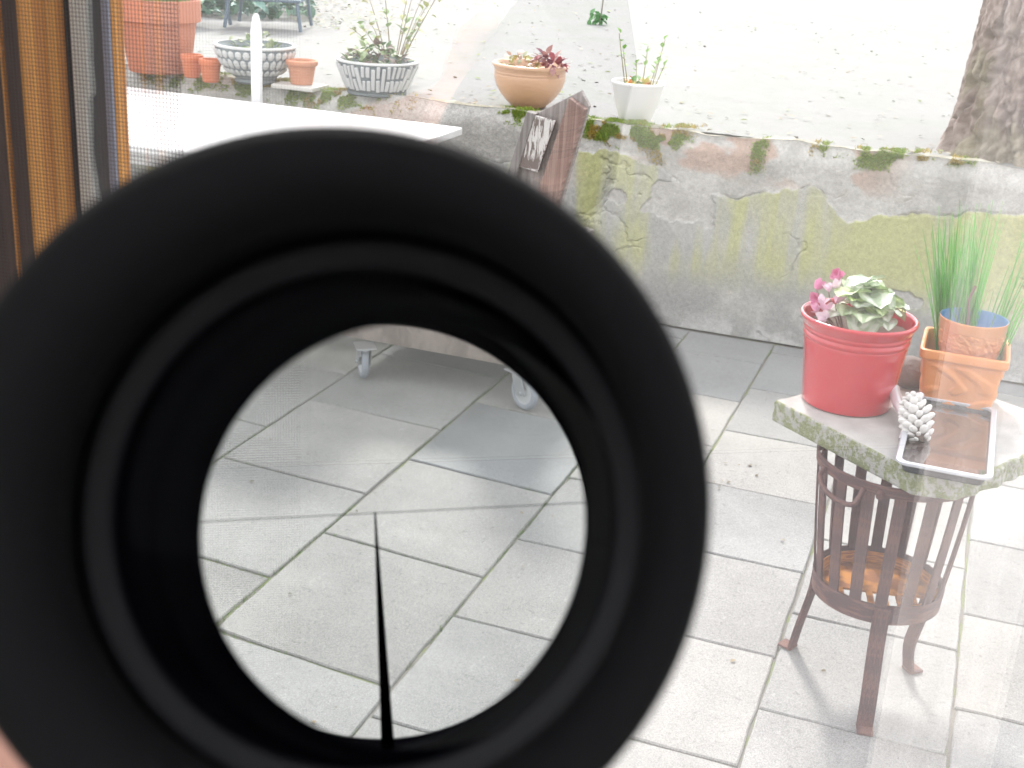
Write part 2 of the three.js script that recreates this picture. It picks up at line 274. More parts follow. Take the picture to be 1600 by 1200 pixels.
// --- old tree on the lawn, right
{
  const t = thing('tree', 'thick rough barked tree trunk growing behind the wall', 'tree', [0.185, 0.76, -5.5]);
  const barkT = tex(512, 512, (u, v) => { const a = fbm(u * 16, v * 12, 5, 81, 16, 12), b = fbm(u * 80, v * 60, 3, 82, 80, 60); const c = mixc([0.20, 0.145, 0.12], [0.31, 0.25, 0.225], sm(0.3, 0.7, 0.3 * a + 0.7 * b)); const moss = sm(0.58, 0.7, fbm(u * 7, v * 4, 4, 83, 7, 4)); const k = mixc(c, [0.22, 0.24, 0.10], moss * 0.3); const d = 0.7 + 0.6 * b; return [k[0] * d, k[1] * d, k[2] * d]; });
  const nu = 260, nv = 420, Hh = 4.5, g = new THREE.CylinderGeometry(1, 1, 1, nu, nv, true), p = g.attributes.position, uv = g.attributes.uv;
  for (let i = 0; i < p.count; i++) {
    const a = Math.atan2(p.getZ(i), p.getX(i)), v = p.getY(i) + 0.5, y = v * Hh; const base = 0.275 - 0.03 * v + 0.07 * Math.exp(-y * 5) * (1 + 0.5 * Math.cos(a * 5));
    const U = (a / (2 * Math.PI) + 0.5); const w = 0.05 * (fbm(U * 8, y * 3, 3, 84, 8) - 0.5);
    const f1 = Math.abs(fbm((U + w) * 22, y * 4.5, 3, 85, 22) - 0.5), f2 = Math.abs(fbm((U - w) * 30, y * 9, 2, 87, 30) - 0.5), pl = sm(0.008, 0.075, f1) * (0.55 + 0.45 * sm(0.01, 0.06, f2)); const fine = fbm(U * 120, y * 50, 3, 86, 120);
    const r = base + 0.044 * pl + 0.014 * fine - 0.015;
    p.setXYZ(i, Math.cos(a) * r + 0.10 * v * Hh * 0.4, y, Math.sin(a) * r); uv.setXY(i, U * 2, y / 1.2);
  }
  g.computeVertexNormals();
  mesh('trunk', g, std([1, 1, 1], 1, { map: barkT }), t);
  const cr = []; const r = rng(8);
  for (let i = 0; i < 9; i++) { const y = rr(3.2, 4.45, r), a = r() * 6.3, o = V(0.04 * y, y, 0), e = V(o.x + Math.cos(a) * rr(1, 2, r), y + rr(0.8, 1.8, r), Math.sin(a) * rr(1, 2, r)); cr.push(blade(o, e, V(0, -0.2, 0), rr(0.05, 0.1, r), 0.012, 8)); for (let k = 0; k < 6; k++) { const s = o.clone().lerp(e, rr(0.35, 0.95, r)); cr.push(blade(s, s.clone().add(V(rr(-0.6, 0.6, r), rr(0.1, 0.7, r), rr(-0.6, 0.6, r))), V(0, 0, 0), 0.015, 0.003, 4)); } }
  mesh('crown', cr, std([0.2, 0.16, 0.13], 1), t);
}

// --- the room behind the camera and the house wall with its door opening
{
  const plaster = std([0.74, 0.72, 0.68], 0.95, { bumpMap: rep(grain, 4, 4), bumpScale: 0.001 });
  struct(mesh('floor', box(3.4, 0.12, 2.5, 0.35, 0.06, 1.045, 0), std([0.42, 0.42, 0.44], 0.6, { bumpMap: rep(grain, 4, 4), bumpScale: 0.0005 })));
  // added unseen frosted roof light between ceiling rafters, brightening the narrow garden room
  struct(mesh('ceiling', [box(3.8, 0.15, 0.30, 0.35, 2.575, -0.055, 0), box(3.8, 0.15, 0.30, 0.35, 2.575, 2.245, 0), box(0.35, 0.15, 2.0, -1.375, 2.575, 1.095, 0), box(0.35, 0.15, 2.0, 2.075, 2.575, 1.095, 0), box(0.05, 0.12, 2.0, -0.15, 2.575, 1.095, 0), box(0.05, 0.12, 2.0, 0.85, 2.575, 1.095, 0)], plaster));
  struct(mesh('added_roof_light', new THREE.PlaneGeometry(3.2, 2.06).rotateX(-Math.PI / 2).translate(0.35, 2.64, 1.095), phy([0.85, 0.87, 0.9], 1, { transmission: 0.9, thickness: 0 })));
  struct(mesh('wall_back', box(3.4, 2.38, 0.12, 0.35, 1.31, 2.36, 0), plaster));
  struct(mesh('wall_left', box(0.2, 2.38, 2.5, -1.45, 1.31, 1.045, 0), plaster));
  struct(mesh('wall_right', box(0.2, 2.38, 2.5, 2.15, 1.31, 1.045, 0), plaster));
  // added drape behind the camera, unseen, reflected in the glass as a pale band
  const cg = new THREE.PlaneGeometry(0.17, 2.2, 80, 30), cp = cg.attributes.position; for (let i = 0; i < cp.count; i++) { const x = cp.getX(i), y = cp.getY(i); cp.setZ(i, 0.012 * Math.sin(x * 150 + 0.8 * Math.sin(y * 2)) + 0.006 * Math.sin(x * 61 + y)); } cg.computeVertexNormals();
  tag(mesh('added_drape', cg.translate(0.595, 1.32, 0.30), phy([0.82, 0.80, 0.80], 1, { transmission: 0.25, thickness: 0 })), 'added white drape mirrored in the glass as a pale upright band at the right', 'added_drape');
  struct(mesh('house_wall', [box(1.15, 3.2, 0.26, -0.985, 1.55, -0.335, 0), box(1.05, 3.2, 0.26, 1.725, 1.55, -0.335, 0), box(1.61, 0.85, 0.26, 0.395, 2.725, -0.335, 0), box(1.61, 0.16, 0.26, 0.395, 0.07, -0.335, 0)], std([0.62, 0.60, 0.56], 0.95)));
}

// ================================================================ TERRACE DOOR
{
  const y0 = 0.15, y1 = 2.30, h = y1 - y0, cy = (y0 + y1) / 2;
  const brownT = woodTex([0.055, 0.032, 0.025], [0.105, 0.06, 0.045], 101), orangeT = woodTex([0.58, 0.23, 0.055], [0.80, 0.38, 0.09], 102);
  const d = thing('terrace_door', 'brown and orange wooden terrace door frame at the left with glass pane', 'door', [0, 0, 0]);
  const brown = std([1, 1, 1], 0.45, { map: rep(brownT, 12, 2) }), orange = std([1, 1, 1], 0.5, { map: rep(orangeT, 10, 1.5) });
  const black = std([0.012, 0.012, 0.014], 0.6), grey = std([0.085, 0.08, 0.085], 0.55), blue = std([0.28, 0.29, 0.36], 0.4);
  const seg = (x0, x1, zf, zb) => box(x1 - x0, h, zf - zb, (x0 + x1) / 2, cy, (zf + zb) / 2, 0.0012);
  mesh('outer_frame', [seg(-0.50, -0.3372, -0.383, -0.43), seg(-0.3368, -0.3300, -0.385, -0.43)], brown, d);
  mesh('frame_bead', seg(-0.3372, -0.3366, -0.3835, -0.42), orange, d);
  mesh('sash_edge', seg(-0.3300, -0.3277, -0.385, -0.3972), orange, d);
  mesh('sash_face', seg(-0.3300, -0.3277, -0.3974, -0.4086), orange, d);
  mesh('gasket', seg(-0.3300, -0.3238, -0.4088, -0.43), black, d);
  // ragged white strip added for bright background in a gap, next to dark profile
  const sh = new THREE.Shape(); sh.moveTo(-0.3245, y0); const ed = (y) => -0.3187 + 0.0030 * (fbm(y * 22, 1, 3, 50) - 0.45) * 2 + (fbm(y * 9, 2, 2, 51) > 0.55 ? 0.0012 : 0);
  sh.lineTo(ed(y0), y0); for (let y = y0; y <= y1; y += 0.002) sh.lineTo(ed(y), y); sh.lineTo(-0.3245, y1);
  mesh('added_gap_strip', new THREE.ExtrudeGeometry(sh, { depth: 0.003, bevelEnabled: true, bevelSize: 0.0006, bevelThickness: 0.001, bevelSegments: 2 }).translate(0, 0, -0.4115), std([0.80, 0.82, 0.78], 0.8, { bumpMap: rep(grain, 60, 60), bumpScale: 0.001 }), d);
  mesh('metal_profile', seg(-0.3236, -0.3090, -0.4106, -0.4176), grey, d);
  mesh('glazing_edge', seg(-0.3118, -0.3085, -0.4086, -0.4105), blue, d);
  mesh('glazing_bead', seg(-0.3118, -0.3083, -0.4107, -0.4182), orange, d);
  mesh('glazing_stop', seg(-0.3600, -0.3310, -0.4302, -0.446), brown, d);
  // the glazed leaf stands a little open, hinged at the left
  const leaf = new THREE.Group(); leaf.name = 'door_leaf'; leaf.position.set(-0.315, 0, -0.432); leaf.rotation.y = 16 * Math.PI / 180; d.add(leaf);
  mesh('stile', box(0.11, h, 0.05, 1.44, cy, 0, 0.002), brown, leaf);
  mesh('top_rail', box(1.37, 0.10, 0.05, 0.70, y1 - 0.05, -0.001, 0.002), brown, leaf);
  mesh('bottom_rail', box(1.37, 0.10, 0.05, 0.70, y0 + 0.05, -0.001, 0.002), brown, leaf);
  const glass = phy([1, 1, 1], 0.0, { transmission: 1, thickness: 0, ior: 2.2 });
  for (const z of [0.0055, -0.0055]) mesh('glass_pane', new THREE.PlaneGeometry(1.38, h - 0.2).translate(0.695, cy, z), glass, leaf);
  // fly screen drawn partly across the frame
  const f = thing('fly_screen', 'fine dark insect mesh stretched over the left door frame', 'fly screen', [0, 0, 0]);
  const x0 = -0.46, x1 = -0.2452, sp = 0.00135, w = 0.00017, gs = [];
  for (let x = x1; x > x0; x -= sp) gs.push(new THREE.BoxGeometry(w, 0.5, w).translate(x, 1.46, -0.360));
  for (let y = 1.21; y < 1.71; y += sp) gs.push(new THREE.BoxGeometry(x1 - x0, w, w).translate((x0 + x1) / 2, y, -0.360 + w * 0.7));
  stuff(mesh('mesh_wires', gs, std([0.06, 0.055, 0.055], 0.6), f));
}

// ================================================================ SIGHT (held up in front of the camera) AND HAND
const E0 = V(-0.0380, 1.5604, -0.0713), A0 = V(-0.1135, 1.4631, -0.2416);
const axis = A0.clone().sub(E0).normalize(), sightLen = A0.distanceTo(E0);
{
  const s = thing('telescopic_sight', 'black telescopic sight with fine reticle held up close, blurred at its rim', 'sight', E0.toArray());
  s.quaternion.setFromUnitVectors(V(0, 0, -1), axis);
  const inv = s.quaternion.clone().invert(), loc = (p) => V(...p).sub(E0).applyQuaternion(inv);
  const lip = loc([-0.0384, 1.5578, -0.0772]), ring = loc([-0.0412, 1.5531, -0.0844]), stop = loc([-0.0462, 1.5404, -0.1059]), far = loc(A0.toArray());
  function loft(rings, seg = 120) {                       // rings: [x, y, z, radius]
    const g = new THREE.PlaneGeometry(1, 1, seg, rings.length - 1), p = g.attributes.position;
    for (let j = 0; j < rings.length; j++) for (let i = 0; i <= seg; i++) { const a = i / seg * 2 * Math.PI, [x, y, z, r] = rings[j]; p.setXYZ(j * (seg + 1) + i, x + Math.cos(a) * r, y + Math.sin(a) * r, z); }
    g.computeVertexNormals(); return g;
  }
  const K = 0.985, L3 = (v, dz, r) => [v.x, v.y, v.z + dz, r * K];
  const rubber = phy([0.0045, 0.0045, 0.0055], 0.75, { specularIntensity: 0.35, bumpMap: rep(grain, 30, 4), bumpScale: 0.0002 }), metal = std([0.008, 0.008, 0.011], 0.55), satin = phy([0.010, 0.010, 0.012], 0.5, { specularIntensity: 0.4 }), inside = phy([0.003, 0.003, 0.006], 0.85, { specularIntensity: 0.04 });
  const rim = [];
  for (let k = 0; k <= 10; k++) { const t = k / 10, a = Math.PI * (1.0 - t) ; rim.push([lip.x * (1 - t) * 0.9, lip.y * (1 - t) * 0.9 + 0.0005 * t, -0.0035 + 0.0035 * Math.sin(a) - (1 - t) * 0.004, mix(0.0215, 0.0275, 0.5 - 0.5 * Math.cos(Math.PI * t))]); }
  mesh('eyecup', loft([L3(ring, 0.0005, 0.0232), L3(lip, -0.004, 0.0223), L3(lip, -0.0015, 0.0219), ...rim, [0, 0.0003, -0.010, 0.0274], [0, 0, -0.028, 0.0270], [0, 0, -0.0282, 0.0245], [0, 0, -0.03, 0.0245]]), rubber, s);
  // stepped retaining ring with turned grooves
  const gr = []; for (let k = 0; k <= 14; k++) { const t = k / 14; gr.push(L3(ring, -0.0006 - 0.001 * t + (k % 2 ? 0.00018 : 0), mix(0.02253, 0.0208, t))); }
  mesh('retaining_ring', loft([L3(ring, 0.0002, 0.02275), ...gr, L3(ring, -0.0021, 0.0207)]), satin, s);
  const mid = ring.clone().lerp(stop, 0.5);
  mesh('ocular_tube', loft([L3(ring, -0.0021, 0.0210), L3(mid, 0, 0.0222), L3(mid, -0.0006, 0.0214), L3(stop, 0.002, 0.0226), L3(stop, 0.0, 0.02158), L3(stop, -0.0008, 0.02158), L3(stop, -0.002, 0.026)]), inside, s);
  mesh('ocular_lens', new THREE.CircleGeometry(0.0206, 64).translate(ring.x, ring.y, ring.z - 0.0036), phy([0.86, 0.88, 0.88], 0, { transmission: 1, thickness: 0, ior: 1.07 }), s);
  mesh('inner_tube', loft([L3(stop, -0.002, 0.026), [mix(stop.x, far.x, 0.4), mix(stop.y, far.y, 0.4), mix(stop.z, far.z, 0.4), 0.044], [far.x, far.y, far.z + 0.003, 0.0500], [far.x, far.y, far.z + 0.0028, 0.0479 * K], [far.x, far.y, far.z, 0.0479 * K], [far.x, far.y, far.z - 0.0015, 0.0500]]), inside, s);
  const groove = []; for (let k = 0; k < 12; k++) { const z = -0.034 - k * 0.002; groove.push([0, 0, z, 0.0272], [0, 0, z - 0.0012, 0.0272], [0, 0, z - 0.0013, 0.0264], [0, 0, z - 0.0019, 0.0264]); }
  mesh('diopter_ring', loft([[0, 0, -0.030, 0.0245], [0, 0, -0.0305, 0.0268], ...groove, [0, 0, -0.0585, 0.0272], [0, 0, -0.059, 0.026]]), metal, s);
  mesh('body_tube', loft([[0, 0, -0.059, 0.0285], [0, 0, -0.064, 0.033], [0, 0, -0.10, 0.041], [0, 0, -0.16, 0.0475], [0, 0, far.z + 0.02, 0.0515], [0, 0, far.z + 0.004, 0.0525], [0, 0, far.z - 0.004, 0.0525], [0, 0, far.z - 0.005, 0.0500], [far.x, far.y, far.z - 0.0015, 0.0500]]), metal, s);
  mesh('objective_lens', new THREE.CircleGeometry(0.0485, 64).translate(far.x, far.y, far.z + 0.0005), phy([0.86, 0.87, 0.86], 0, { transmission: 1, thickness: 0, ior: 1.07 }), s);
  // reticle: tapering post and hair line just behind the objective
  const zr = far.z + 0.006, tip = V(-0.00238, 0.00324, zr), foot = V(0.00713, -0.04493, zr), hl = V(-0.0395, -0.00374, zr), hr = V(0.04549, 0.01167, zr);
  const dir = foot.clone().sub(tip).normalize(), sd = V(-dir.y, dir.x, 0);
  const post = new THREE.Shape(), pt = (v) => [v.x, v.y], a1 = tip.clone().addScaledVector(sd, 0.0002), a2 = tip.clone().addScaledVector(sd, -0.0002), b1 = foot.clone().addScaledVector(dir, 0.004).addScaledVector(sd, 0.0015), b2 = foot.clone().addScaledVector(dir, 0.004).addScaledVector(sd, -0.0015);
  post.moveTo(...pt(a1)); post.lineTo(...pt(b1)); post.lineTo(...pt(b2)); post.lineTo(...pt(a2));
  mesh('reticle_post', new THREE.ExtrudeGeometry(post, { depth: 0.0004, bevelEnabled: false }).translate(0, 0, far.z + 0.006), inside, s);
  const hd = hr.clone().sub(hl).normalize();
  mesh('reticle_hair', tube([hl.clone().addScaledVector(hd, -0.004), hl.clone().lerp(hr, 0.5), hr.clone().addScaledVector(hd, 0.004)], 0.00010, 4, 5), inside, s);

  // ---- the hand that holds it: fingers round the tube, palm below, forearm running back down
  const hand = thing('person', 'pale hand curled round the black sight, blurred in the lower left corner', 'person', E0.toArray());
  hand.quaternion.copy(s.quaternion);
  const cam = loc([0, 1.6, 0]); const up = V(0, 1, 0).applyQuaternion(inv); up.z = 0; up.normalize(); const rt = V(up.y, -up.x, 0);   // in the tube's plane
  const polar = (deg, r, z) => { const a = deg * Math.PI / 180; return rt.clone().multiplyScalar(Math.cos(a) * r).addScaledVector(up, Math.sin(a) * r).setZ(z); };
  const bones = [];
  const tubeR = (z) => z > -0.064 ? 0.029 : mix(0.033, 0.041, clamp((-z - 0.064) / 0.036)) + 0.0065 * clamp((-z - 0.10) / 0.06);
  const chain = (pts, rs) => { for (let i = 0; i + 1 < pts.length; i++) bones.push([pts[i], pts[i + 1], rs[i], rs[i + 1]]); };
  [[-0.118, 0.96], [-0.137, 1.02], [-0.156, 1.0], [-0.173, 0.9]].forEach(([z, k], i) => {       // index .. little finger, round the underside
    const r = tubeR(z) + 0.0085 * k;
    chain([polar(222, r + 0.012, z), polar(252, r + 0.006, z), polar(276, r, z), polar(292, r - 0.0015, z + 0.002), polar(302, r - 0.002, z + 0.003)], [0.0115, 0.0098, 0.0088, 0.0080, 0.0068]);
  });
  chain([polar(206, 0.070, -0.124), polar(184, 0.058, -0.122), polar(160, 0.0535, -0.128), polar(138, 0.0525, -0.134)], [0.0145, 0.0118, 0.0098, 0.0080]);       // thumb up the left side
  for (const z of [-0.118, -0.137, -0.156, -0.172]) bones.push([polar(224, tubeR(z) + 0.019, z), polar(205, tubeR(z) + 0.024, mix(z, -0.14, 0.4)), 0.0135, 0.0170], [polar(205, tubeR(z) + 0.024, mix(z, -0.14, 0.4)), polar(213, 0.112, -0.118), 0.017, 0.020]);   // palm
  bones.push([polar(213, 0.112, -0.118), polar(216, 0.17, -0.085), 0.023, 0.025], [polar(216, 0.17, -0.085), polar(220, 0.40, 0.03), 0.026, 0.039]);
  const field = (p) => { let acc = 0; const k = 0.006; let res = 1e3; for (const [a, b, ra, rb] of bones) { const abx = b.x - a.x, aby = b.y - a.y, abz = b.z - a.z, t = clamp(((p.x - a.x) * abx + (p.y - a.y) * aby + (p.z - a.z) * abz) / (abx * abx + aby * aby + abz * abz)); const dx = p.x - a.x - abx * t, dy = p.y - a.y - aby * t, dz = p.z - a.z - abz * t, dd = Math.sqrt(dx * dx + dy * dy + dz * dz) - mix(ra, rb, t); const hh = Math.max(k - Math.abs(res - dd), 0) / k; res = Math.min(res, dd) - hh * hh * k * 0.25; } return res; };
  function skinMesh(center, half, N) {
    const mc = new MarchingCubes(N, new THREE.MeshStandardMaterial(), false, false, 400000); mc.isolation = 0; const q = V(0, 0, 0);
    for (let z = 0; z < N; z++) for (let y = 0; y < N; y++) for (let x = 0; x < N; x++) { q.set(center.x + (2 * x / N - 1) * half, center.y + (2 * y / N - 1) * half, center.z + (2 * z / N - 1) * half); mc.field[x + y * N + z * N * N] = -field(q); }
    mc.update(); const n = mc.count, pos = new Float32Array(mc.positionArray.slice(0, n * 3)), g = new THREE.BufferGeometry();
    for (let i = 0; i < n; i++) { pos[i * 3] = center.x + pos[i * 3] * half; pos[i * 3 + 1] = center.y + pos[i * 3 + 1] * half; pos[i * 3 + 2] = center.z + pos[i * 3 + 2] * half; }
    g.setAttribute('position', new THREE.BufferAttribute(pos, 3));
    const nor = new Float32Array(n * 3), e = 0.0006, f = (x, y, z) => field(q.set(x, y, z));
    for (let i = 0; i < n; i++) { const x = pos[i * 3], y = pos[i * 3 + 1], z = pos[i * 3 + 2], v = V(f(x + e, y, z) - f(x - e, y, z), f(x, y + e, z) - f(x, y - e, z), f(x, y, z + e) - f(x, y, z - e)).normalize(); nor.set([v.x, v.y, v.z], i * 3); }
    g.setAttribute('normal', new THREE.BufferAttribute(nor, 3)); g.setAttribute('uv', new THREE.BufferAttribute(new Float32Array(n * 2), 2)); return g;
  }
  const c = polar(218, 0.13, -0.07);
  mesh('skin', skinMesh(c, 0.25, 120), phy([0.58, 0.30, 0.22], 0.5, { sheen: 0.2 }), hand);
}

// ================================================================ FIRE BASKET, SLAB AND WHAT STANDS ON IT
const TOP = 0.60;
{
  const rustT = tex(256, 256, (u, v) => { const a = fbm(u * 10, v * 10, 5, 111, 10, 10), b = vn(u * 128, v * 128, 7, 128, 128); return mixc([0.10, 0.055, 0.055], [0.21, 0.11, 0.085], clamp(sm(0.35, 0.65, a) * 0.8 + 0.3 * (b - 0.5))); });
  const iron = std([1, 1, 1], 0.85, { map: rep(rustT, 3, 3), bumpMap: rep(grain, 3, 3), bumpScale: 0.001 });
  const rust = std([1, 1, 1], 0.95, { map: rep(tex(128, 128, (u, v) => mixc([0.30, 0.11, 0.03], [0.56, 0.23, 0.04], sm(0.35, 0.65, fbm(u * 10, v * 10, 4, 119, 10, 10)))), 4, 4), bumpMap: rep(grain, 2, 2), bumpScale: 0.001 });
  const b = thing('fire_basket', 'rusty iron fire basket of flat bars on curved legs carrying the stone slab', 'fire basket', [-0.052, 0, -2.635]);
  const rb = 0.134, rt = 0.170, yb = 0.225, yt = 0.549;
  const band = (r0, r1, y0, y1) => lathe([[r0, y0], [r1, y1], [r1 - 0.005, y1], [r0 - 0.005, y0], [r0, y0]], 72);
  mesh('lower_band', band(rb + 0.003, rb + 0.006, yb, yb + 0.044), iron, b);
  mesh('upper_band', band(rt - 0.002, rt, yt - 0.024, yt), iron, b);
  const N = 16;
  const barPath = (ang, pts, w, th) => {                            // flat strip following (radius, y) points
    const c = new THREE.CatmullRomCurve3(pts.map(([r, y]) => V(r, y, 0))), n = 14, g = new THREE.BoxGeometry(th, 1, w, 1, n, 1), p = g.attributes.position;
    for (let i = 0; i < p.count; i++) { const t = clamp(p.getY(i) + 0.5), q = c.getPointAt(t), tn = c.getTangentAt(t); p.setXYZ(i, q.x + tn.y * p.getX(i), q.y - tn.x * p.getX(i), p.getZ(i)); }
    g.computeVertexNormals(); return g.rotateY(ang);
  };
  for (let k = 0; k < N; k++) {
    const a = (k + 0.33) / N * 2 * Math.PI, w = 0.0245;
    mesh('bar', barPath(a, [[rb - 0.004, yb + 0.004], [rb + 0.008, 0.32], [rb + 0.019, 0.42], [rt - 0.006, yt - 0.006]], w, 0.005), iron, b);
  }
  const legA = [-0.075, 2.68, 4.93]; // angle about +y from +x
  for (const [x, z] of [[-0.165, -0.07], [0.03, 0.185], [0.10, -0.09]]) {
    const a = Math.atan2(-z, x), rf = Math.hypot(x, z);
    const leg = mesh('leg', barPath(a, [[rb + 0.010, yb + 0.04], [rb + 0.013, 0.18], [rf - 0.012, 0.07], [rf - 0.002, 0.006]], 0.034, 0.006), iron, b);
    mesh('foot', box(0.034, 0.006, 0.034, rf + 0.010, 0.004, 0, 0.001).rotateY(a), iron, leg);
  }
  // slotted rusty grate
  const sh = new THREE.Shape(); sh.absarc(0, 0, rb - 0.006, 0, Math.PI * 2); 
  for (let k = -3; k <= 3; k++) { const h = new THREE.Path(), x = k * 0.031, l = 0.9 * Math.sqrt((rb - 0.016) ** 2 - x * x), y0 = -l, y1 = -l * 0.12 ; h.moveTo(x - 0.009, y0); h.lineTo(x - 0.009, y1); h.lineTo(x + 0.009, y1); h.lineTo(x + 0.009, y0); sh.holes.push(h); }
  mesh('grate', new THREE.ExtrudeGeometry(sh, { depth: 0.005, bevelEnabled: false, curveSegments: 40 }).rotateX(-Math.PI / 2).rotateY(0.2).translate(0, yb + 0.004, 0), rust, b);
  mesh('ash_ring', lathe([[rb - 0.004, yb + 0.012], [rb - 0.006, yb + 0.036], [rb - 0.012, yb + 0.038], [rb - 0.016, yb + 0.012]], 60), rust, b);
  // drop handle on the near left
  const hp = []; for (const [a, y, r] of [[3.78, 0.538, 0.174], [3.80, 0.520, 0.184], [3.96, 0.505, 0.190], [4.16, 0.497, 0.192], [4.34, 0.501, 0.190], [4.38, 0.515, 0.184], [4.40, 0.536, 0.174]]) hp.push(V(Math.cos(a) * r, y, -Math.sin(a) * r));
  mesh('handle', tube(hp, 0.0055, 40, 10), iron, b);
  mesh('bolt', [T(new THREE.CylinderGeometry(0.008, 0.008, 0.02, 10), Math.cos(4.6) * 0.176, 0.532, -Math.sin(4.6) * 0.176, Math.PI / 2)], iron, b);

  // ---- rough stone slab
  const c0 = [[-0.334, -2.706], [-0.015, -2.445], [0.055, -2.452], [0.132, -2.545], [0.30, -2.83], [0.20, -2.93], [-0.09, -3.10]], pts = [], rs = rng(14);
  c0.forEach((p, i) => { const q = c0[(i + 1) % c0.length], n = Math.ceil(Math.hypot(q[0] - p[0], q[1] - p[1]) / 0.012); for (let t = 0; t < n; t++) { const x = mix(p[0], q[0], t / n), z = mix(p[1], q[1], t / n), d = (fbm(x * 30, z * 30, 3, 15) - 0.5) * 0.016; pts.push([x + d, z + d * 0.7]); } });
  const ss = new THREE.Shape(); pts.forEach(([x, z], i) => i ? ss.lineTo(x, -z) : ss.moveTo(x, -z));
  const sg = new THREE.ExtrudeGeometry(ss, { depth: 0.038, steps: 4, bevelEnabled: true, bevelSize: 0.005, bevelOffset: -0.005, bevelThickness: 0.006, bevelSegments: 2 }).rotateX(-Math.PI / 2).translate(0, TOP - 0.044, 0);
  const sp = sg.attributes.position; for (let i = 0; i < sp.count; i++) { const x = sp.getX(i), y = sp.getY(i), z = sp.getZ(i); if (y < TOP - 0.004) { const d = 0.011 * (fbm(x * 45 + y * 60, z * 45, 3, 16) - 0.5); sp.setXYZ(i, x + d, y, z + d); } }
  sg.computeVertexNormals();
  const topM = std([1, 1, 1], 0.95, { map: rep(tex(512, 512, (u, v) => { const a = fbm(u * 12, v * 12, 5, 121, 12, 12), f = hash(Math.floor(u * 512), Math.floor(v * 512), 9); const c = 0.46 + 0.22 * (a - 0.5) + 0.1 * (f - 0.5); return [c, c * 0.985, c * 0.95]; }), 2.2, 2.2), bumpMap: rep(grain, 6, 6), bumpScale: 0.004 });
  const sideM = std([1, 1, 1], 1, { map: rep(tex(512, 256, (u, v) => { const a = fbm(u * 30, v * 14, 4, 122, 30, 14), s = vn(u * 180, v * 90, 5, 180, 90); const f = fbm(u * 90, v * 45, 3, 123, 90, 45), g = 0.42 + 0.16 * (f - 0.5); let c = [g, g * 0.985, g * 0.95]; const m = sm(0.40, 0.54, 0.6 * a + 0.4 * f); c = mixc(c, mixc([0.17, 0.19, 0.085], [0.26, 0.29, 0.13], s), m); if (hash(Math.floor(u * 512), Math.floor(v * 256), 6) > 0.88) c = [0.44, 0.44, 0.40]; return c; }), 3, 4), bumpMap: rep(grain, 7, 7), bumpScale: 0.006 });
  const slab = thing('stone_slab', 'thick rough stone slab with mossy edge lying on the fire basket', 'slab', [0, 0, 0]);
  mesh('slab_body', sg, [topM, sideM], slab);
}
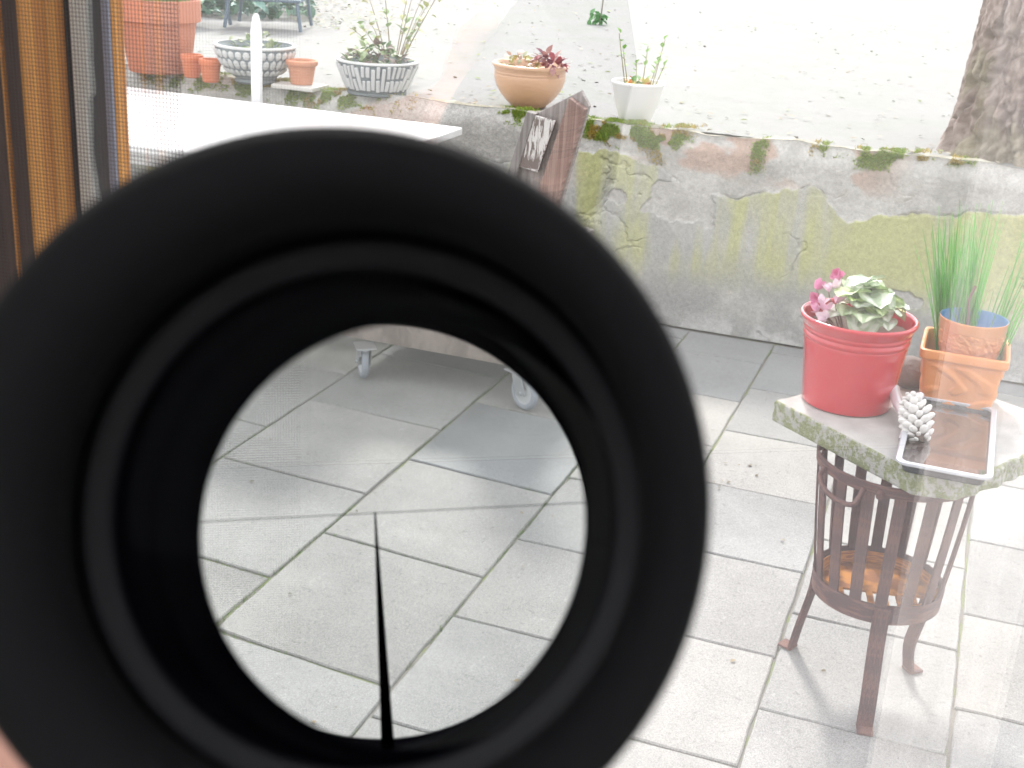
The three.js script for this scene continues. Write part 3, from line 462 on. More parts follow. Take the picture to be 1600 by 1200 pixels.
{ // ---- red glazed pot
  const p = thing('flower_pot', 'red glazed round flower pot with grooved collar on the stone slab', 'pot', [-0.187, TOP + 0.001, -2.775]);
  const prof = [[0, 0], [0.094, 0], [0.0975, 0.004], [0.1025, 0.06], [0.1085, 0.12], [0.1120, 0.143], [0.1100, 0.147], [0.1100, 0.149], [0.1142, 0.153], [0.1146, 0.158], [0.1112, 0.162], [0.1112, 0.164], [0.1154, 0.168], [0.1156, 0.172], [0.1126, 0.175], [0.1165, 0.177], [0.1190, 0.184], [0.1235, 0.190], [0.1255, 0.195], [0.1250, 0.199], [0.1220, 0.2015], [0.1180, 0.200], [0.1160, 0.194], [0.110, 0.16], [0.105, 0.10]];
  const red = phy([0.55, 0.016, 0.036], 0.25, { clearcoat: 1, clearcoatRoughness: 0.06 });
  mesh('pot_body', lathe(prof, 80), red, p);
  mesh('potting_soil', displace(new THREE.CircleGeometry(0.109, 32).rotateX(-Math.PI / 2).translate(0, 0.165, 0), (x, y, z) => 0.008 * fbm(x * 90, z * 90, 2, 3)), std([0.10, 0.065, 0.05], 1), p);
  // ---- cyclamen in it
  const q = thing('cyclamen', 'cyclamen with pale silvery leaves and pink flowers in the red pot', 'plant', [-0.187, TOP + 0.172, -2.775]);
  const leafT = tex(128, 128, (u, v) => { const e = Math.abs(v - 0.5) * 2, ring = sm(0.25, 0.4, e + 0.3 * (u - 0.5)) * sm(0.85, 0.65, e); const n = vn(u * 20, v * 20, 5); return mixc([0.22, 0.36, 0.14], [0.70, 0.74, 0.66], clamp(0.45 + 0.6 * ring + 0.3 * (n - 0.5))); });
  const lms = [[1, 1, 1], [1.15, 1.12, 1.15], [0.85, 0.95, 0.55], [1.1, 1.12, 0.95]].map((c) => phy(c, 0.4, { map: leafT, transmission: 0.3, thickness: 0, clearcoat: 0.4, clearcoatRoughness: 0.25 })), stemM = std([0.30, 0.16, 0.14], 0.6), r = rng(15);
  const lgs = [0, 1, 2].map((k) => leafGeo(0.055 + 0.008 * k, (t) => 0.52 * Math.pow(Math.sin(Math.PI * Math.pow(clamp(t, 0.0, 1), 0.62)), 0.7) + (t < 0.06 ? 0.2 : 0), 0.10 + 0.12 * k, 0.18, 10, 6));
  lgs.forEach((g, k) => { displace(g, (x, y, z) => 0.007 * (fbm(x * 70, z * 70, 2, 70 + k) - 0.5) * 2); });
  for (let i = 0; i < 34; i++) {
    const a = rr(0, 6.28, r), d = 0.075 * Math.sqrt(r()), x = Math.cos(a) * d + 0.012, z = Math.sin(a) * d, y = 0.028 + 0.055 * (1 - (d / 0.085) ** 2) + rr(0, 0.02, r) - (d > 0.06 ? 0.015 : 0);
    const m = mesh('leaf', lgs[i % 3], lms[i % 4], q); m.position.set(x - Math.cos(a) * 0.025, y, z - Math.sin(a) * 0.025); m.rotation.set(rr(-0.5, 0.5, r), -a + rr(-0.6, 0.6, r), rr(-0.35, 0.25, r)); m.scale.setScalar(rr(0.75, 1.15, r));
    if (i % 2) mesh('stalk', blade(V(x * 0.4, -0.01, z * 0.4), V(x - Math.cos(a) * 0.025, y, z - Math.sin(a) * 0.025), V(0, 0.01, 0), 0.0022, 0.0016, 4), stemM, q);
  }
  const pet = leafGeo(0.026, (t) => 0.33 * Math.pow(Math.sin(Math.PI * clamp(t, 0.03, 0.97)), 0.8), 0.4, -0.25, 5, 2);
  const pm = phy([0.84, 0.52, 0.68], 0.6, { transmission: 0.35, thickness: 0 }), pd = phy([0.74, 0.26, 0.46], 0.6, { transmission: 0.3, thickness: 0 }), pl = phy([0.88, 0.74, 0.82], 0.6, { transmission: 0.35, thickness: 0 });
  for (const [x, y, z] of [[-0.055, 0.098, 0.01], [-0.070, 0.075, 0.02], [-0.092, 0.060, 0.025], [-0.078, 0.052, 0.045], [-0.066, 0.040, 0.055], [-0.098, 0.072, 0.0], [-0.052, 0.085, 0.03], [-0.083, 0.035, 0.05], [-0.062, 0.030, 0.070], [-0.060, 0.108, -0.005], [-0.050, 0.062, 0.05]]) {
    const gs = []; const n = 5; for (let k = 0; k < n; k++) gs.push(pet.clone().rotateZ(rr(0.4, 1.1, r)).rotateY(k / n * 6.28 + rr(-0.3, 0.3, r)));
    const f = mesh('flower', gs, [pm, pl, pl, pm, pd][Math.floor(r() * 5)], q); f.position.set(x, y, z); f.rotation.set(rr(-0.9, 0.9, r), r() * 6, rr(-0.9, 0.9, r)); f.scale.setScalar(rr(0.7, 1.05, r));
    mesh('flower_stalk', blade(V(x * 0.5, -0.01, z * 0.5), V(x, y, z), V(-0.01, 0.01, 0.0), 0.0016, 0.0013, 5), stemM, q);
  }
}
{ // ---- stone, shears, tray, planter, copper pot, rush, cone
  const st = tag(mesh('stone', displace(new THREE.IcosahedronGeometry(0.043, 5), (x, y, z) => 0.008 * (fbm(x * 30 + y * 14, z * 30 - y * 9, 3, 130) - 0.5) * 2).scale(1.05, 0.85, 1).translate(-0.062, TOP + 0.034, -2.955), std([0.20, 0.165, 0.155], 0.8, { bumpMap: rep(grain, 4, 4), bumpScale: 0.001 })), 'dark rounded stone behind the red pot', 'stone');
  const chrome = phy([0.66, 0.66, 0.70], 0.32, { metalness: 0.45 }), dark = std([0.05, 0.05, 0.06], 0.5);
  const g = thing('garden_shears', 'garden shears with two shiny tubular handles leaning beside the red pot', 'shears', [-0.056, TOP, -2.70]);
  const joint = V(0.006, 0.018, 0.025);
  mesh('handle', tube([V(-0.034, 0.056, -0.055), V(-0.022, 0.042, -0.016), joint], 0.0115, 12, 14), chrome, g);
  mesh('handle', tube([V(0.022, 0.060, -0.035), V(0.016, 0.040, -0.006), joint], 0.0085, 12, 14), chrome, g);
  mesh('blade', [T(box(0.014, 0.003, 0.085, 0, 0, 0, 0.001), 0.012, 0.012, 0.062, 0.12, 0.12, 0), T(box(0.011, 0.003, 0.08, 0, 0, 0, 0.001), 0.004, 0.0085, 0.062, 0.1, -0.05, 0)], chrome, g);
  mesh('pivot', T(new THREE.CylinderGeometry(0.006, 0.006, 0.012, 12), joint.x, joint.y, joint.z), dark, g);

  // tray with water
  const tr = thing('drip_tray', 'dark plastic drip tray with pale rim holding brown water, jutting over the slab edge', 'tray', [0.036, TOP + 0.001, -2.625]);
  const rrect = (w, d, r) => { const s = new THREE.Shape(), x = w / 2, y = d / 2; s.moveTo(-x + r, -y); s.lineTo(x - r, -y); s.absarc(x - r, -y + r, r, -Math.PI / 2, 0); s.lineTo(x, y - r); s.absarc(x - r, y - r, r, 0, Math.PI / 2); s.lineTo(-x + r, y); s.absarc(-x + r, y - r, r, Math.PI / 2, Math.PI); s.lineTo(-x, -y + r); s.absarc(-x + r, -y + r, r, Math.PI, Math.PI * 1.5); return s; };
  const wall4 = (w, d, r, w2, d2, h) => { const a = rrect(w, d, r).getPoints(10), b = rrect(w2, d2, r + 0.004).getPoints(10), n = a.length, gg = new THREE.PlaneGeometry(1, 1, n, 1), p = gg.attributes.position; for (let i = 0; i <= n; i++) { const A = a[i % n], B = b[i % n]; p.setXYZ(i, B.x, h, -B.y); p.setXYZ(n + 1 + i, A.x, 0.002, -A.y); } gg.computeVertexNormals(); return gg; };
  const TW = 0.165, TD = 0.40, rimS = rrect(TW + 0.012, TD + 0.012, 0.022); rimS.holes.push(new THREE.Path(rrect(TW - 0.004, TD - 0.004, 0.018).getPoints(10)));
  const plastic = std([0.030, 0.030, 0.036], 0.4);
  mesh('tray_body', [wall4(TW - 0.016, TD - 0.016, 0.014, TW, TD, 0.022), new THREE.ShapeGeometry(rrect(TW - 0.016, TD - 0.016, 0.014), 10).rotateX(-Math.PI / 2).translate(0, 0.002, 0), new THREE.ShapeGeometry(rrect(TW - 0.016, TD - 0.016, 0.014), 10).rotateX(-Math.PI / 2).translate(0, 0.0005, 0)], plastic, tr);
  mesh('rim', new THREE.ExtrudeGeometry(rimS, { depth: 0.003, bevelEnabled: true, bevelSize: 0.002, bevelThickness: 0.002, bevelSegments: 3, curveSegments: 10 }).rotateX(-Math.PI / 2).translate(0, 0.021, 0), phy([0.50, 0.51, 0.56], 0.22, { clearcoat: 0.6 }), tr);
  mesh('water', displace(new THREE.ShapeGeometry(rrect(TW - 0.008, TD - 0.008, 0.016), 10).rotateX(-Math.PI / 2).translate(0, 0.011, 0), () => 0), phy([0.075, 0.055, 0.050], 0.06, { clearcoat: 1, clearcoatRoughness: 0.02 }), tr);

  // square terracotta planter
  const pl = thing('square_planter', 'orange square planter with embossed leaf pattern standing in the drip tray', 'planter', [0.040, TOP + 0.004, -2.90]);
  const terra = phy([0.72, 0.27, 0.07], 0.42, { clearcoat: 0.35, clearcoatRoughness: 0.3, bumpMap: rep(grain, 3, 3), bumpScale: 0.0006 });
  const sq = (r, k) => { const o = []; for (let i = 0; i < 64; i++) { const a = i / 64 * 2 * Math.PI, c = Math.cos(a), s = Math.sin(a), n = 12; const q = r / Math.pow(Math.pow(Math.abs(c), n) + Math.pow(Math.abs(s), n), 1 / n); o.push([c * q, s * q]); } return o; };
  const emb = (t, y, side) => { const f = Math.sin(t * 22 + Math.sin(y * 60 + side) * 2.2) * Math.sin(y * 55 + side * 2 + 2 * Math.sin(t * 9)); return 0.0042 * sm(0.1, 0.6, f); };
  const lev = [[0.070, 0.0], [0.074, 0.004]]; for (let k = 1; k < 44; k++) lev.push([0.074 + 0.011 * k / 44, 0.004 + 0.106 * k / 44]); lev.push([0.0855, 0.111], [0.0925, 0.113], [0.0935, 0.117], [0.0935, 0.131], [0.0915, 0.134], [0.0855, 0.134], [0.0835, 0.131], [0.078, 0.06], [0.070, 0.02]);
  const M = 160, gg = new THREE.PlaneGeometry(1, 1, M, lev.length - 1), pp = gg.attributes.position;
  lev.forEach(([r, y], j) => { for (let i = 0; i <= M; i++) { const a = i / M * 2 * Math.PI, c = Math.cos(a), s = Math.sin(a), n = 14; let q = r / Math.pow(Math.pow(Math.abs(c), n) + Math.pow(Math.abs(s), n), 1 / n); const side = Math.floor((a + Math.PI / 4) / (Math.PI / 2)); if (y > 0.012 && y < 0.102 && j < 46) { const t = Math.abs(c) > Math.abs(s) ? s * q : c * q; q += emb(t * 3, y, side) * sm(0.078, 0.06, Math.abs(t)); } pp.setXYZ(j * (M + 1) + i, c * q, y, s * q); } });
  gg.computeVertexNormals(); mesh('planter_body', gg, terra, pl);
  mesh('potting_soil', new THREE.PlaneGeometry(0.155, 0.155).rotateX(-Math.PI / 2).translate(0, 0.085, 0), std([0.05, 0.035, 0.028], 1), pl);

  // copper pot with blue glazed inside
  const cp = thing('copper_pot', 'hammered copper coloured pot with blue glazed inside set in the square planter', 'pot', [0.046, TOP + 0.09, -2.888]);
  const cop = phy([0.70, 0.30, 0.12], 0.3, { metalness: 0.35, clearcoat: 0.5 });
  const cl = []; for (let k = 0; k <= 40; k++) cl.push([0.056 + 0.014 * k / 40, 0.088 * k / 40]); const cg = lathe([...cl, [0.0705, 0.0885], [0.0712, 0.092], [0.0722, 0.108], [0.0728, 0.112], [0.0715, 0.1135]], 120);
  const cpz = cg.attributes.position; for (let i = 0; i < cpz.count; i++) { const x = cpz.getX(i), y = cpz.getY(i), z = cpz.getZ(i), a = Math.atan2(z, x), r = Math.hypot(x, z); if (y < 0.086) { const d = 0.004 * (Math.abs(fbm(a * 9, y * 110, 3, 140) - 0.5) * 3.2 - 0.4); cpz.setXYZ(i, x * (1 + d / r), y, z * (1 + d / r)); } } cg.computeVertexNormals();
  mesh('pot_body', cg, cop, cp);
  mesh('pot_lining', lathe([[0.0716, 0.1135], [0.0700, 0.112], [0.0685, 0.09], [0.056, 0.012], [0, 0.012]], 64), phy([0.10, 0.27, 0.52], 0.35, { clearcoat: 0.5 }), cp);
  tag(mesh('twig', tube([V(0.030, TOP + 0.105, -2.885), V(0.034, TOP + 0.2, -2.900), V(0.028, TOP + 0.232, -2.902), V(0.036, TOP + 0.268, -2.908)], 0.0032, 14, 7), std([0.22, 0.12, 0.11], 0.9)), 'short brown twig standing in the copper pot', 'twig');

  // rush growing behind the copper pot
  const ru = thing('rush_plant', 'tall bright green rush with thin upright stems behind the copper pot', 'plant', [0.05, TOP + 0.088, -2.955]), r = rng(16);
  const gm = [[0.14, 0.62, 0.05], [0.20, 0.70, 0.08], [0.12, 0.48, 0.06], [0.42, 0.66, 0.24]].map((c) => phy(c, 0.5, { transmission: 0.4, thickness: 0 }));
  for (let i = 0; i < 180; i++) {
    const x = i % 4 ? rr(-0.070, -0.005, r) : rr(-0.07, 0.074, r), z = rr(-0.02, 0.016, r), fan = x * 2.1 + rr(-0.10, 0.10, r), hgt = rr(0.15, 0.37, r) * (1 - 0.25 * Math.min(1, Math.abs(fan) * 3));
    mesh('stem', blade(V(x, 0, z), V(x + fan * hgt * 1.3, hgt, z + rr(-0.12, 0.12, r) * hgt), V(-fan * 0.03, 0.0, rr(-0.01, 0.01, r)), rr(0.0015, 0.0026, r), 0.0005, 7), gm[Math.floor(r() * 4)], ru);
  }
  mesh('stem', blade(V(-0.064, 0, 0.01), V(-0.155, 0.245, 0.02), V(0.01, 0.01, 0), 0.0016, 0.0005, 8), gm[1], ru);

  // white cone
  const co = thing('pine_cone', 'white painted pine cone lying in the left side of the drip tray', 'pine cone', [-0.034, TOP + 0.052, -2.615]);
  co.rotation.set(-0.75, 0, 0.38);
  const white = std([0.74, 0.73, 0.72], 0.7), scl = displace(new THREE.SphereGeometry(0.0085, 10, 8), () => 0).scale(1.25, 0.55, 0.95);
  mesh('core', lathe([[0, -0.058], [0.013, -0.045], [0.019, 0], [0.013, 0.035], [0, 0.052]], 16), std([0.20, 0.15, 0.13], 0.9), co);
  for (let i = 0; i < 70; i++) { const t = i / 70, a = i * 2.39996, y = -0.054 + 0.105 * t, rad = 0.026 * Math.pow(Math.sin(Math.PI * clamp(0.12 + 0.84 * t)), 0.6); const m = mesh('scale', scl, white, co); m.position.set(Math.cos(a) * rad, y, Math.sin(a) * rad); m.rotation.set(0, -a, rr(0.25, 0.6, r)); m.scale.setScalar(rr(0.75, 1.15, r) * (0.7 + 0.5 * Math.sin(Math.PI * t))); }
}

// ================================================================ PLANTER TROLLEY, WHITE TABLE, STAKE
{
  const greyT = woodTex([0.20, 0.175, 0.155], [0.33, 0.30, 0.27], 150), paleT = woodTex([0.16, 0.125, 0.11], [0.29, 0.24, 0.215], 151), redT = woodTex([0.21, 0.135, 0.115], [0.36, 0.26, 0.225], 152);
  const greyW = std([1, 1, 1], 0.85, { map: rep(greyT, 6, 1.4) }), pale = std([1, 1, 1], 0.8, { map: rep(paleT, 1.4, 6) }), redW = std([1, 1, 1], 0.85, { map: rep(redT, 6, 1.4) });
  const t = thing('planter_trolley', 'weathered wooden planter trolley on metal castors beside the wall', 'trolley', [0, 0, 0]);
  const x0 = -1.97, x1 = -1.27, zf = -3.84, zb = -4.36;
  for (let k = 0; k < 5; k++) { const w = (x1 - x0) / 5; mesh('board', box(w - 0.004, 0.31, 0.02, x0 + (k + 0.5) * w, 0.355, zf - 0.035 - 0.001 * (k % 2), 0.003), greyW, t); mesh('board', box(w - 0.004, 0.31, 0.02, x0 + (k + 0.5) * w, 0.355, zb, 0.003), greyW, t); }
  mesh('bottom_rail', box(x1 - x0 + 0.05, 0.088, 0.028, (x0 + x1) / 2 + 0.01, 0.178, zf - 0.012, 0.004), pale, t);
  mesh('bottom_rail', box(x1 - x0 + 0.03, 0.10, 0.028, (x0 + x1) / 2, 0.180, zb - 0.03, 0.004), pale, t);
  mesh('end_board', [box(0.02, 0.30, zf - zb, x0 - 0.012, 0.36, (zf + zb) / 2, 0.003), box(0.02, 0.30, zf - zb, x1 + 0.008, 0.36, (zf + zb) / 2, 0.003)], greyW, t);
  mesh('base_board', box(x1 - x0, 0.02, zf - zb - 0.04, (x0 + x1) / 2, 0.24, (zf + zb) / 2, 0.003), greyW, t);
  mesh('soil_fill', displace(new THREE.PlaneGeometry(x1 - x0, zf - zb - 0.06, 30, 20).rotateX(-Math.PI / 2).translate((x0 + x1) / 2, 0.47, (zf + zb) / 2), (x, y, z) => 0.03 * (fbm(x * 20, z * 20, 3, 8) - 0.5)), std([0.08, 0.06, 0.045], 1), t);
  // leaning end: grey plank, peeling plank, sloped cheek and brown plank, tops cut on the slant
  const lean = new THREE.Group(); 
  const plank = (pts, d, z, m, name) => { const s = new THREE.Shape(); pts.forEach(([x, y], i) => i ? s.lineTo(x, y) : s.moveTo(x, y)); return mesh(name, new THREE.ExtrudeGeometry(s, { depth: d, bevelEnabled: true, bevelSize: 0.002, bevelThickness: 0.002, bevelOffset: -0.002, bevelSegments: 1 }).translate(0, 0, z), m, t); };
  plank([[-1.480, 0.45], [-1.448, 0.45], [-1.312, 0.980], [-1.340, 0.985]], 0.03, zf, std([0.9, 0.92, 0.98], 0.8, { map: rep(greyT, 8, 1) }), 'slanted_post');
  plank([[-1.448, 0.45], [-1.27, 0.45], [-1.150, 1.018], [-1.180, 1.062], [-1.312, 0.982]], 0.018, zf - 0.02, std([1.3, 1.32, 1.4], 0.75, { map: rep(greyT, 5, 1.2) }), 'slanted_cheek');
  const peelT = tex(256, 256, (u, v) => { const n = fbm(u * 34, v * 5, 4, 161), m = sm(0.52, 0.50, n + 0.35 * sm(0.45, 0.05, v) - 0.08); return mixc([0.20, 0.165, 0.15], [0.66, 0.64, 0.62], m); });
  plank([[-1.378, 0.815], [-1.295, 0.800], [-1.247, 0.966], [-1.318, 0.976]], 0.012, zf + 0.012, std([1, 1, 1], 0.85, { map: rep(peelT, 8, 5.5, 0.4, 0.55) }), 'peeling_plank').userData.label = 'plank with peeling white paint';
  plank([[-1.365, 0.45], [-1.285, 0.45], [-1.152, 1.012], [-1.206, 1.040]], 0.028, zf + 0.003, redW, 'brown_plank').userData.label = 'red brown plank';
  // castors
  const zinc = phy([0.55, 0.57, 0.60], 0.35, { metalness: 0.8 }), tyre = std([0.30, 0.33, 0.38], 0.6), hub = std([0.55, 0.56, 0.58], 0.4);
  const castor = (x, z, turn) => {
    const c = mesh('castor', [box(0.085, 0.005, 0.07, 0, 0.1275, 0, 0.001), T(new THREE.CylinderGeometry(0.022, 0.024, 0.010, 20), 0, 0.120, 0), T(box(0.046, 0.072, 0.003, 0, 0, 0, 0.001), 0.018, 0.088, 0.021, 0, 0, 0.35), T(box(0.046, 0.072, 0.003, 0, 0, 0, 0.001), 0.018, 0.088, -0.021, 0, 0, 0.35), T(new THREE.CylinderGeometry(0.006, 0.006, 0.056, 12), 0.03, 0.062, 0, Math.PI / 2)], zinc, t);
    c.position.set(x, 0, z); c.rotation.y = turn;
    const w = mesh('wheel', T(new THREE.TorusGeometry(0.049, 0.0125, 12, 40), 0.03, 0.062, 0), tyre, c);
    mesh('wheel_hub', [T(new THREE.CylinderGeometry(0.042, 0.042, 0.010, 32), 0.03, 0.062, 0, Math.PI / 2), T(new THREE.CylinderGeometry(0.014, 0.014, 0.03, 16), 0.03, 0.062, 0, Math.PI / 2), T(new THREE.TorusGeometry(0.040, 0.004, 8, 32), 0.03, 0.062, 0.006), T(new THREE.TorusGeometry(0.040, 0.004, 8, 32), 0.03, 0.062, -0.006)], hub, c);
  };
  castor(-1.875, -3.80, 2.2); castor(-1.315, -3.83, -0.5); castor(-1.88, -4.28, 0.7); castor(-1.27, -4.28, -0.3);

  const tb = thing('garden_table', 'white garden table left of the trolley', 'table', [0, 0, 0]);
  const wp = phy([0.78, 0.78, 0.78], 0.4, { clearcoat: 0.2 });
  mesh('tabletop', box(1.78, 0.03, 1.05, -2.785, 0.745, -4.13, 0.006), wp, tb);
  for (const [x, z] of [[-2.5, -3.75], [-2.5, -4.25], [-3.5, -3.75], [-3.5, -4.25]]) mesh('leg', box(0.045, 0.72, 0.045, x, 0.36, z, 0.004), wp, tb);
  mesh('apron', [box(1.0, 0.06, 0.02, -3.0, 0.69, -3.75, 0.003), box(1.0, 0.06, 0.02, -3.0, 0.69, -4.25, 0.003)], wp, tb);
  const sk = new THREE.Shape(); [[-0.021, 0], [0.021, 0], [0.021, 1.07], [0.010, 1.125], [0, 1.135], [-0.010, 1.125], [-0.021, 1.07]].forEach(([x, y], i) => i ? sk.lineTo(x, y) : sk.moveTo(x, y));
  const stake = tag(mesh('wooden_stake', new THREE.ExtrudeGeometry(sk, { depth: 0.018, bevelEnabled: true, bevelSize: 0.003, bevelThickness: 0.003, bevelOffset: -0.003, bevelSegments: 2 }).translate(-2.84, -0.03, -4.72), phy([0.76, 0.76, 0.77], 0.5)), 'white pointed stake standing behind the white table', 'stake');
}

// ================================================================ POTS ALONG THE WALL TOP
const Y = 0.785;
{
  const terra = (c) => std(c, 0.8, { bumpMap: rep(grain, 4, 4), bumpScale: 0.0012 });
  const potProf = (rt, rb, h, lipH, lipW) => [[0, 0], [rb * 0.96, 0], [rb, 0.004], [mix(rb, rt, (h - lipH) / h) - lipW * 0.2, h - lipH], [rt - 0.002, h - lipH + 0.001], [rt, h - lipH + 0.004], [rt, h - 0.004], [rt - 0.003, h], [rt - 0.010, h], [rt - 0.012, h - 0.006], [mix(rb, rt, 0.7) - 0.012, h * 0.7], [0, h * 0.72]];
  const leaf = (c, tr = 0.3) => phy(c, 0.6, { transmission: tr, thickness: 0 });
  const lg = leafGeo(0.05, (t) => 0.32 * Math.sin(Math.PI * Math.pow(clamp(t, 0.01, 0.99), 0.8)), 0.3, 0.3, 5, 2);
  function bushy(o, n, R0, H0, mats, seed, size = 1, lay = 0.7) { const r = rng(seed), sets = mats.map(() => []); for (let i = 0; i < n; i++) { const a = r() * 6.28, d = R0 * Math.sqrt(r()), y = H0 * Math.pow(r(), 0.8) * (1 - 0.6 * (d / R0) ** 2); sets[i % mats.length].push(T(lg.clone().scale(size, size, size).rotateZ(rr(-lay, lay + 0.3, r)), Math.cos(a) * d, y, Math.sin(a) * d, rr(-0.4, 0.4, r), -a + rr(-1, 1, r), 0)); } sets.forEach((s, k) => s.length && mesh('foliage', s, mats[k], o)); }

  // large terracotta pot at the far left
  const big = thing('terracotta_pot', 'large terracotta pot with wide rim at the left end of the wall', 'pot', [-3.51, Y, -5.00]);
  mesh('pot_body', lathe(potProf(0.185, 0.135, 0.315, 0.095, 0.02), 64), terra([0.52, 0.20, 0.12]), big);
  mesh('potting_soil', new THREE.CircleGeometry(0.16, 30).rotateX(-Math.PI / 2).translate(0, 0.285, 0), std([0.08, 0.05, 0.04], 1), big);
  const bp = thing('spring_bulbs', 'bright green strap leaves growing in the large terracotta pot', 'plant', [-3.51, Y + 0.285, -5.00]);
  { const r = rng(41), m = leaf([0.16, 0.40, 0.06]); for (let i = 0; i < 60; i++) { const a = r() * 6.28, d = 0.14 * Math.sqrt(r()), h = rr(0.08, 0.2, r); mesh('leaf', blade(V(Math.cos(a) * d, 0, Math.sin(a) * d), V(Math.cos(a) * d * 1.4, h, Math.sin(a) * d * 1.4), V(0, 0.02, 0), 0.006, 0.001, 5), m, bp); } }

  // two small terracotta pots
  const s1 = thing('small_pot', 'small empty terracotta pot beside the large pot', 'pot', [-3.295, Y, -4.93]);
  mesh('pot_body', lathe(potProf(0.049, 0.034, 0.098, 0.026, 0.006), 40), terra([0.60, 0.17, 0.07]), s1);
  mesh('potting_soil', new THREE.CircleGeometry(0.040, 20).rotateX(-Math.PI / 2).translate(0, 0.083, 0), std([0.10, 0.07, 0.05], 1), s1);
  copyOf(s1, [-3.182, Y - 0.006, -4.90], 'small terracotta pot touching the scalloped bowl');

  // scalloped concrete bowl
  const cb = thing('scalloped_bowl', 'grey concrete bowl with rows of scallop shaped relief on a foot', 'bowl', [-3.02, Y, -5.0]);
  const bowlR = (y, R0) => { const t = clamp((y - 0.02) / 0.13); return mix(0.085, R0, Math.pow(Math.sin(t * Math.PI / 2), 0.85)); };
  const grout = std([0.20, 0.23, 0.24], 0.95), petal = std([0.55, 0.56, 0.55], 0.9);
  const bl = []; for (let k = 0; k <= 14; k++) { const y = 0.02 + 0.13 * k / 14; bl.push([bowlR(y, 0.170), y]); }
  mesh('bowl_body', lathe([[0, 0], [0.088, 0], [0.09, 0.012], [0.082, 0.02], ...bl, [0.174, 0.153], [0.174, 0.160], [0.160, 0.160], [0.150, 0.130], [0, 0.120]], 64), grout, cb);
  mesh('bowl_rim', lathe([[0.1712, 0.151], [0.1765, 0.152], [0.1765, 0.161], [0.160, 0.1615]], 64), petal, cb);
  const pg = new THREE.SphereGeometry(1, 10, 8), pets = [];
  for (let row = 0; row < 3; row++) for (let k = 0; k < 30; k++) { const y = [0.127, 0.088, 0.050][row], hh = [0.018, 0.023, 0.020][row], a = (k + (row % 2) * 0.5) / 30 * 2 * Math.PI, R1 = bowlR(y, 0.170), w = R1 * Math.PI / 30 * 0.86, sl = [0.35, 0.6, 0.95][row]; pets.push(pg.clone().scale(0.007, hh, w).rotateZ(-sl).translate(R1, y, 0).rotateY(a)); }
  stuff(mesh('scallops', pets, petal, cb));
  const cbp = thing('seedlings', 'sparse small seedlings in the scalloped bowl', 'plant', [-3.02, Y + 0.125, -5.0]); bushy(cbp, 44, 0.12, 0.10, [leaf([0.20, 0.28, 0.12]), leaf([0.26, 0.30, 0.16])], 42, 0.7, 1.2);

  // terracotta pot on a pale plate
  const pt = tag(mesh('stone_plate', displace(box(0.20, 0.018, 0.15, -2.80, Y + 0.004, -5.0, 0.004), () => 0), std([0.62, 0.60, 0.56], 0.9)), 'pale flat stone plate under the ribbed terracotta pot', 'plate');
  const s3 = thing('ribbed_pot', 'ribbed terracotta pot with rolled rim on a pale plate', 'pot', [-2.795, Y + 0.0135, -5.005]);
  const rp = [[0, 0], [0.045, 0]]; for (let k = 0; k <= 20; k++) rp.push([0.046 + 0.013 * k / 20 + 0.0012 * (k % 4 < 2), 0.003 + 0.075 * k / 20]); rp.push([0.066, 0.080], [0.069, 0.085], [0.069, 0.097], [0.066, 0.101], [0.057, 0.101], [0.055, 0.09], [0, 0.085]);
  mesh('pot_body', lathe(rp, 48), terra([0.60, 0.27, 0.16]), s3);

  // bowl with upright slats
  const sb = thing('slatted_bowl', 'low concrete bowl with whitewashed upright slat relief', 'bowl', [-2.468, Y, -5.07]);
  const sR = (y) => mix(0.120, 0.168, Math.pow(clamp((y - 0.012) / 0.12), 0.7)); const sl = []; for (let k = 0; k <= 10; k++) { const y = 0.016 + 0.115 * k / 10; sl.push([sR(y), y]); }
  mesh('bowl_body', lathe([[0, 0], [0.125, 0], [0.128, 0.010], [0.118, 0.014], ...sl, [0.172, 0.135], [0.172, 0.142], [0.158, 0.142], [0.150, 0.118], [0, 0.112]], 64), std([0.13, 0.16, 0.17], 0.95), sb);
  mesh('bowl_rim', lathe([[0.1695, 0.134], [0.1745, 0.135], [0.1745, 0.143], [0.158, 0.1435]], 64), petal, sb);
  const slat = [], r6 = rng(43); for (let k = 0; k < 46; k++) { const a = k / 46 * 2 * Math.PI, n = 1 + (r6() < 0.6); for (let q = 0; q < n; q++) { const y = n === 1 ? 0.075 : (q ? 0.106 : 0.048), hh = (n === 1 ? 0.052 : 0.026) * rr(0.85, 1.1, r6), w = rr(0.0055, 0.0085, r6); slat.push(T(box(0.010, hh * 2, w * 2, 0, 0, 0, 0.003), 0, 0, 0, rr(-0.12, 0.12, r6), 0, -0.40).translate(sR(y) + 0.001, y, 0).rotateY(a)); } }
  stuff(mesh('slats', slat, std([0.56, 0.57, 0.57], 0.9), sb));
  const sbp = thing('leafy_plant', 'low green leafy plant spreading in the slatted bowl', 'plant', [-2.468, Y + 0.11, -5.07]); bushy(sbp, 150, 0.135, 0.10, [leaf([0.10, 0.19, 0.06]), leaf([0.22, 0.30, 0.12]), leaf([0.16, 0.10, 0.08])], 44, 0.8, 0.9);

  // wide glazed terracotta bowl
  const tb = thing('terracotta_bowl', 'wide glazed terracotta bowl with grooved collar beside the trolley end', 'bowl', [-1.825, Y, -5.20]);
  const ub = []; for (let k = 0; k <= 18; k++) { const t = k / 18; ub.push([mix(0.075, 0.150, Math.pow(Math.sin(t * Math.PI / 2), 0.8)), 0.006 + 0.125 * t]); }
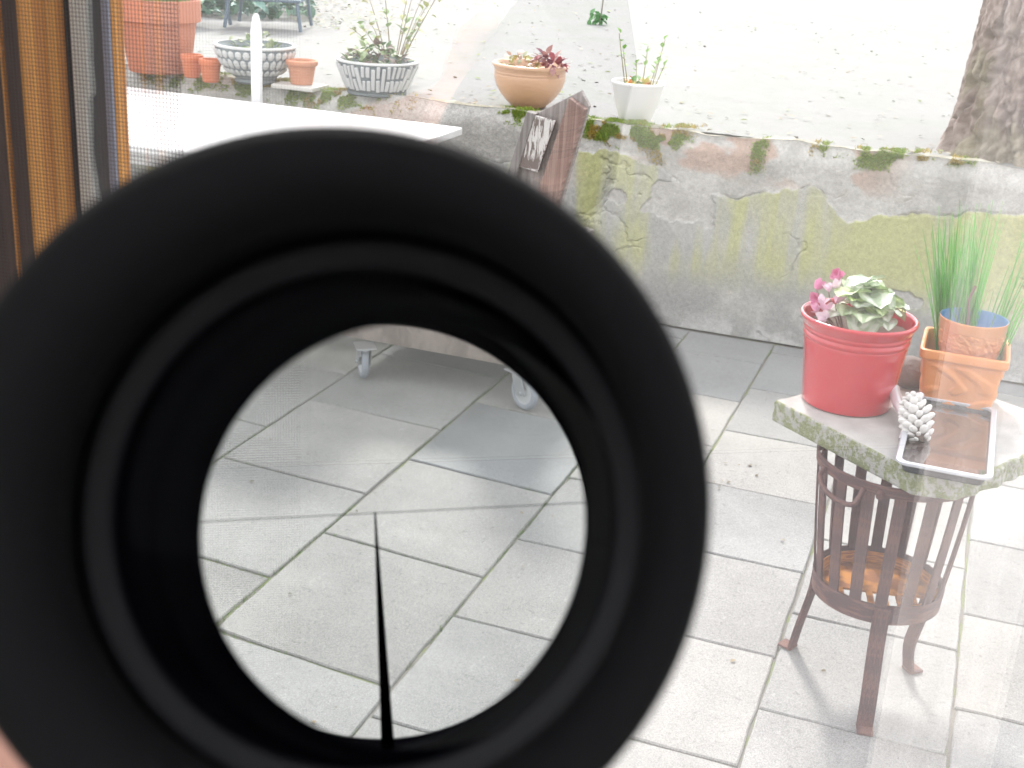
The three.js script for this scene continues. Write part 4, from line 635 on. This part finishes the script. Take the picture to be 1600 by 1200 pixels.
  mesh('bowl_body', lathe([[0, 0], [0.075, 0], ...ub, [0.1475, 0.134], [0.1505, 0.137], [0.1505, 0.142], [0.148, 0.145], [0.151, 0.149], [0.152, 0.155], [0.156, 0.160], [0.160, 0.164], [0.160, 0.172], [0.156, 0.176], [0.145, 0.176], [0.140, 0.15], [0, 0.145]], 72), phy([0.70, 0.43, 0.27], 0.35, { clearcoat: 0.5, clearcoatRoughness: 0.2, bumpMap: rep(grain, 4, 3), bumpScale: 0.002 }), tb);
  const tbp = thing('heuchera', 'red leaved plant hanging over the right rim of the glazed bowl', 'plant', [-1.735, Y + 0.165, -5.16]); bushy(tbp, 46, 0.06, 0.075, [leaf([0.34, 0.07, 0.08]), leaf([0.22, 0.08, 0.11]), leaf([0.5, 0.28, 0.26])], 45, 0.85, 1.0);
  const tbq = thing('succulent', 'pale yellowish plants on the left of the glazed bowl', 'plant', [-1.865, Y + 0.15, -5.20]); bushy(tbq, 60, 0.085, 0.07, [leaf([0.46, 0.44, 0.18]), leaf([0.55, 0.40, 0.34]), leaf([0.42, 0.46, 0.3])], 46, 0.7, 1.0);

  // white pot
  const wpot = thing('white_pot', 'plain white round pot on the mossy wall edge', 'pot', [-1.34, Y - 0.004, -5.13]);
  mesh('pot_body', lathe([[0, 0], [0.058, 0], [0.064, 0.006], [0.090, 0.08], [0.103, 0.145], [0.107, 0.150], [0.107, 0.158], [0.103, 0.162], [0.096, 0.160], [0.09, 0.13], [0, 0.125]], 56), phy([0.76, 0.76, 0.75], 0.4, { clearcoat: 0.4 }), wpot);
  const wpp = thing('primrose', 'orange primrose with thin green shoots in the white pot', 'plant', [-1.335, Y + 0.128, -5.13]); bushy(wpp, 46, 0.07, 0.05, [leaf([0.14, 0.32, 0.08]), leaf([0.62, 0.22, 0.07]), leaf([0.5, 0.44, 0.12])], 47, 0.7, 1.0);
  { const r = rng(48), m = leaf([0.22, 0.42, 0.08]), b = std([0.3, 0.27, 0.12], 0.9); for (const [x, h] of [[-0.095, 0.21], [-0.075, 0.15], [0.085, 0.20], [0.065, 0.12], [-0.02, 0.10], [0.02, 0.17], [0.10, 0.12]]) { mesh('shoot', blade(V(x * 0.6, 0, 0), V(x, h, rr(-0.03, 0.03, r)), V(0, 0, 0), 0.0025, 0.0012, 5), b, wpp); for (let k = 0; k < 4; k++) { const l = mesh('leaf', lg, m, wpp); l.position.set(mix(x * 0.6, x, 0.55 + 0.15 * k), h * (0.55 + 0.15 * k), 0); l.rotation.set(0, r() * 6.3, rr(0.5, 1.2, r)); l.scale.setScalar(0.55); } } }

  // wispy shrub behind the slatted bowl
  const shb = thing('wispy_shrub', 'thin branched shrub with yellowish leaves behind the slatted bowl', 'shrub', [-2.60, 0.78, -5.5]);
  { const r = rng(49), st = [], lv = [[], []]; for (let i = 0; i < 11; i++) { const a = r() * 6.28, e = V(Math.cos(a) * rr(0.08, 0.30, r), rr(0.22, 0.55, r), Math.sin(a) * rr(0.05, 0.25, r)); st.push(blade(V(0, 0, 0), e, V(0, 0.05, 0), 0.004, 0.0012, 6)); for (let k = 0; k < 9; k++) { const q = e.clone().multiplyScalar(rr(0.45, 1.02, r)); lv[k % 2].push(T(lg.clone().scale(0.9, 0.9, 0.9).rotateZ(rr(-0.3, 1, r)), q.x, q.y, q.z, 0, r() * 6.3, 0)); } } mesh('stems', st, std([0.30, 0.24, 0.16], 0.9), shb); mesh('foliage', lv[0], leaf([0.40, 0.42, 0.15]), shb); mesh('foliage', lv[1], leaf([0.24, 0.38, 0.14]), shb); }
  // small sapling far out on the lawn
  const sap = thing('sapling', 'thin bare sapling with a tuft of leaves far out on the lawn', 'sapling', [-2.74, 0.78, -9.25]);
  { const r = rng(50), lv = []; for (let k = 0; k < 26; k++) lv.push(T(lg.clone().scale(1.1, 1.1, 1.1), rr(-0.09, 0.04, r), rr(0.02, 0.08, r), rr(-0.06, 0.06, r), rr(-1, 1, r), r() * 6.3, rr(-1, 1, r))); mesh('stem', blade(V(0, 0, 0), V(0.01, 0.55, 0), V(0.02, 0, 0), 0.006, 0.003, 6), std([0.26, 0.24, 0.2], 0.9), sap); mesh('foliage', lv, leaf([0.16, 0.34, 0.14]), sap); }
}

// ================================================================ GARDEN CHAIRS FAR LEFT
{
  const steel = std([0.10, 0.15, 0.20], 0.5);
  const c = thing('garden_chair', 'dark metal garden chair on the far lawn, left one of the pair', 'chair', [-4.62, 0.79, -6.78], 'dark garden chairs by the ivy');
  mesh('seat', box(0.44, 0.02, 0.42, 0, 0.17, 0, 0.006), steel, c);
  for (const [x, z] of [[-0.2, 0.19], [0.2, 0.19], [-0.2, -0.19], [0.2, -0.19]]) mesh('leg', tube([[x, 0.17, z], [x * 1.06, 0.08, z * 1.06], [x * 1.12, 0, z * 1.1]], 0.011, 6, 8), steel, c);
  mesh('backrest', [tube([[-0.21, 0.17, -0.2], [-0.215, 0.42, -0.24], [0, 0.48, -0.25], [0.215, 0.42, -0.24], [0.21, 0.17, -0.2]], 0.011, 30, 8), ...[-0.12, -0.04, 0.04, 0.12].map((x) => tube([[x, 0.19, -0.2], [x, 0.46, -0.245]], 0.007, 4, 6))], steel, c);
  c.rotation.y = -0.25;
  const d = copyOf(c, [-4.16, 0.79, -7.05], 'dark metal garden chair on the far lawn, right one of the pair'); d.rotation.y = 0.35;
}
renderer.render(scene, camera);
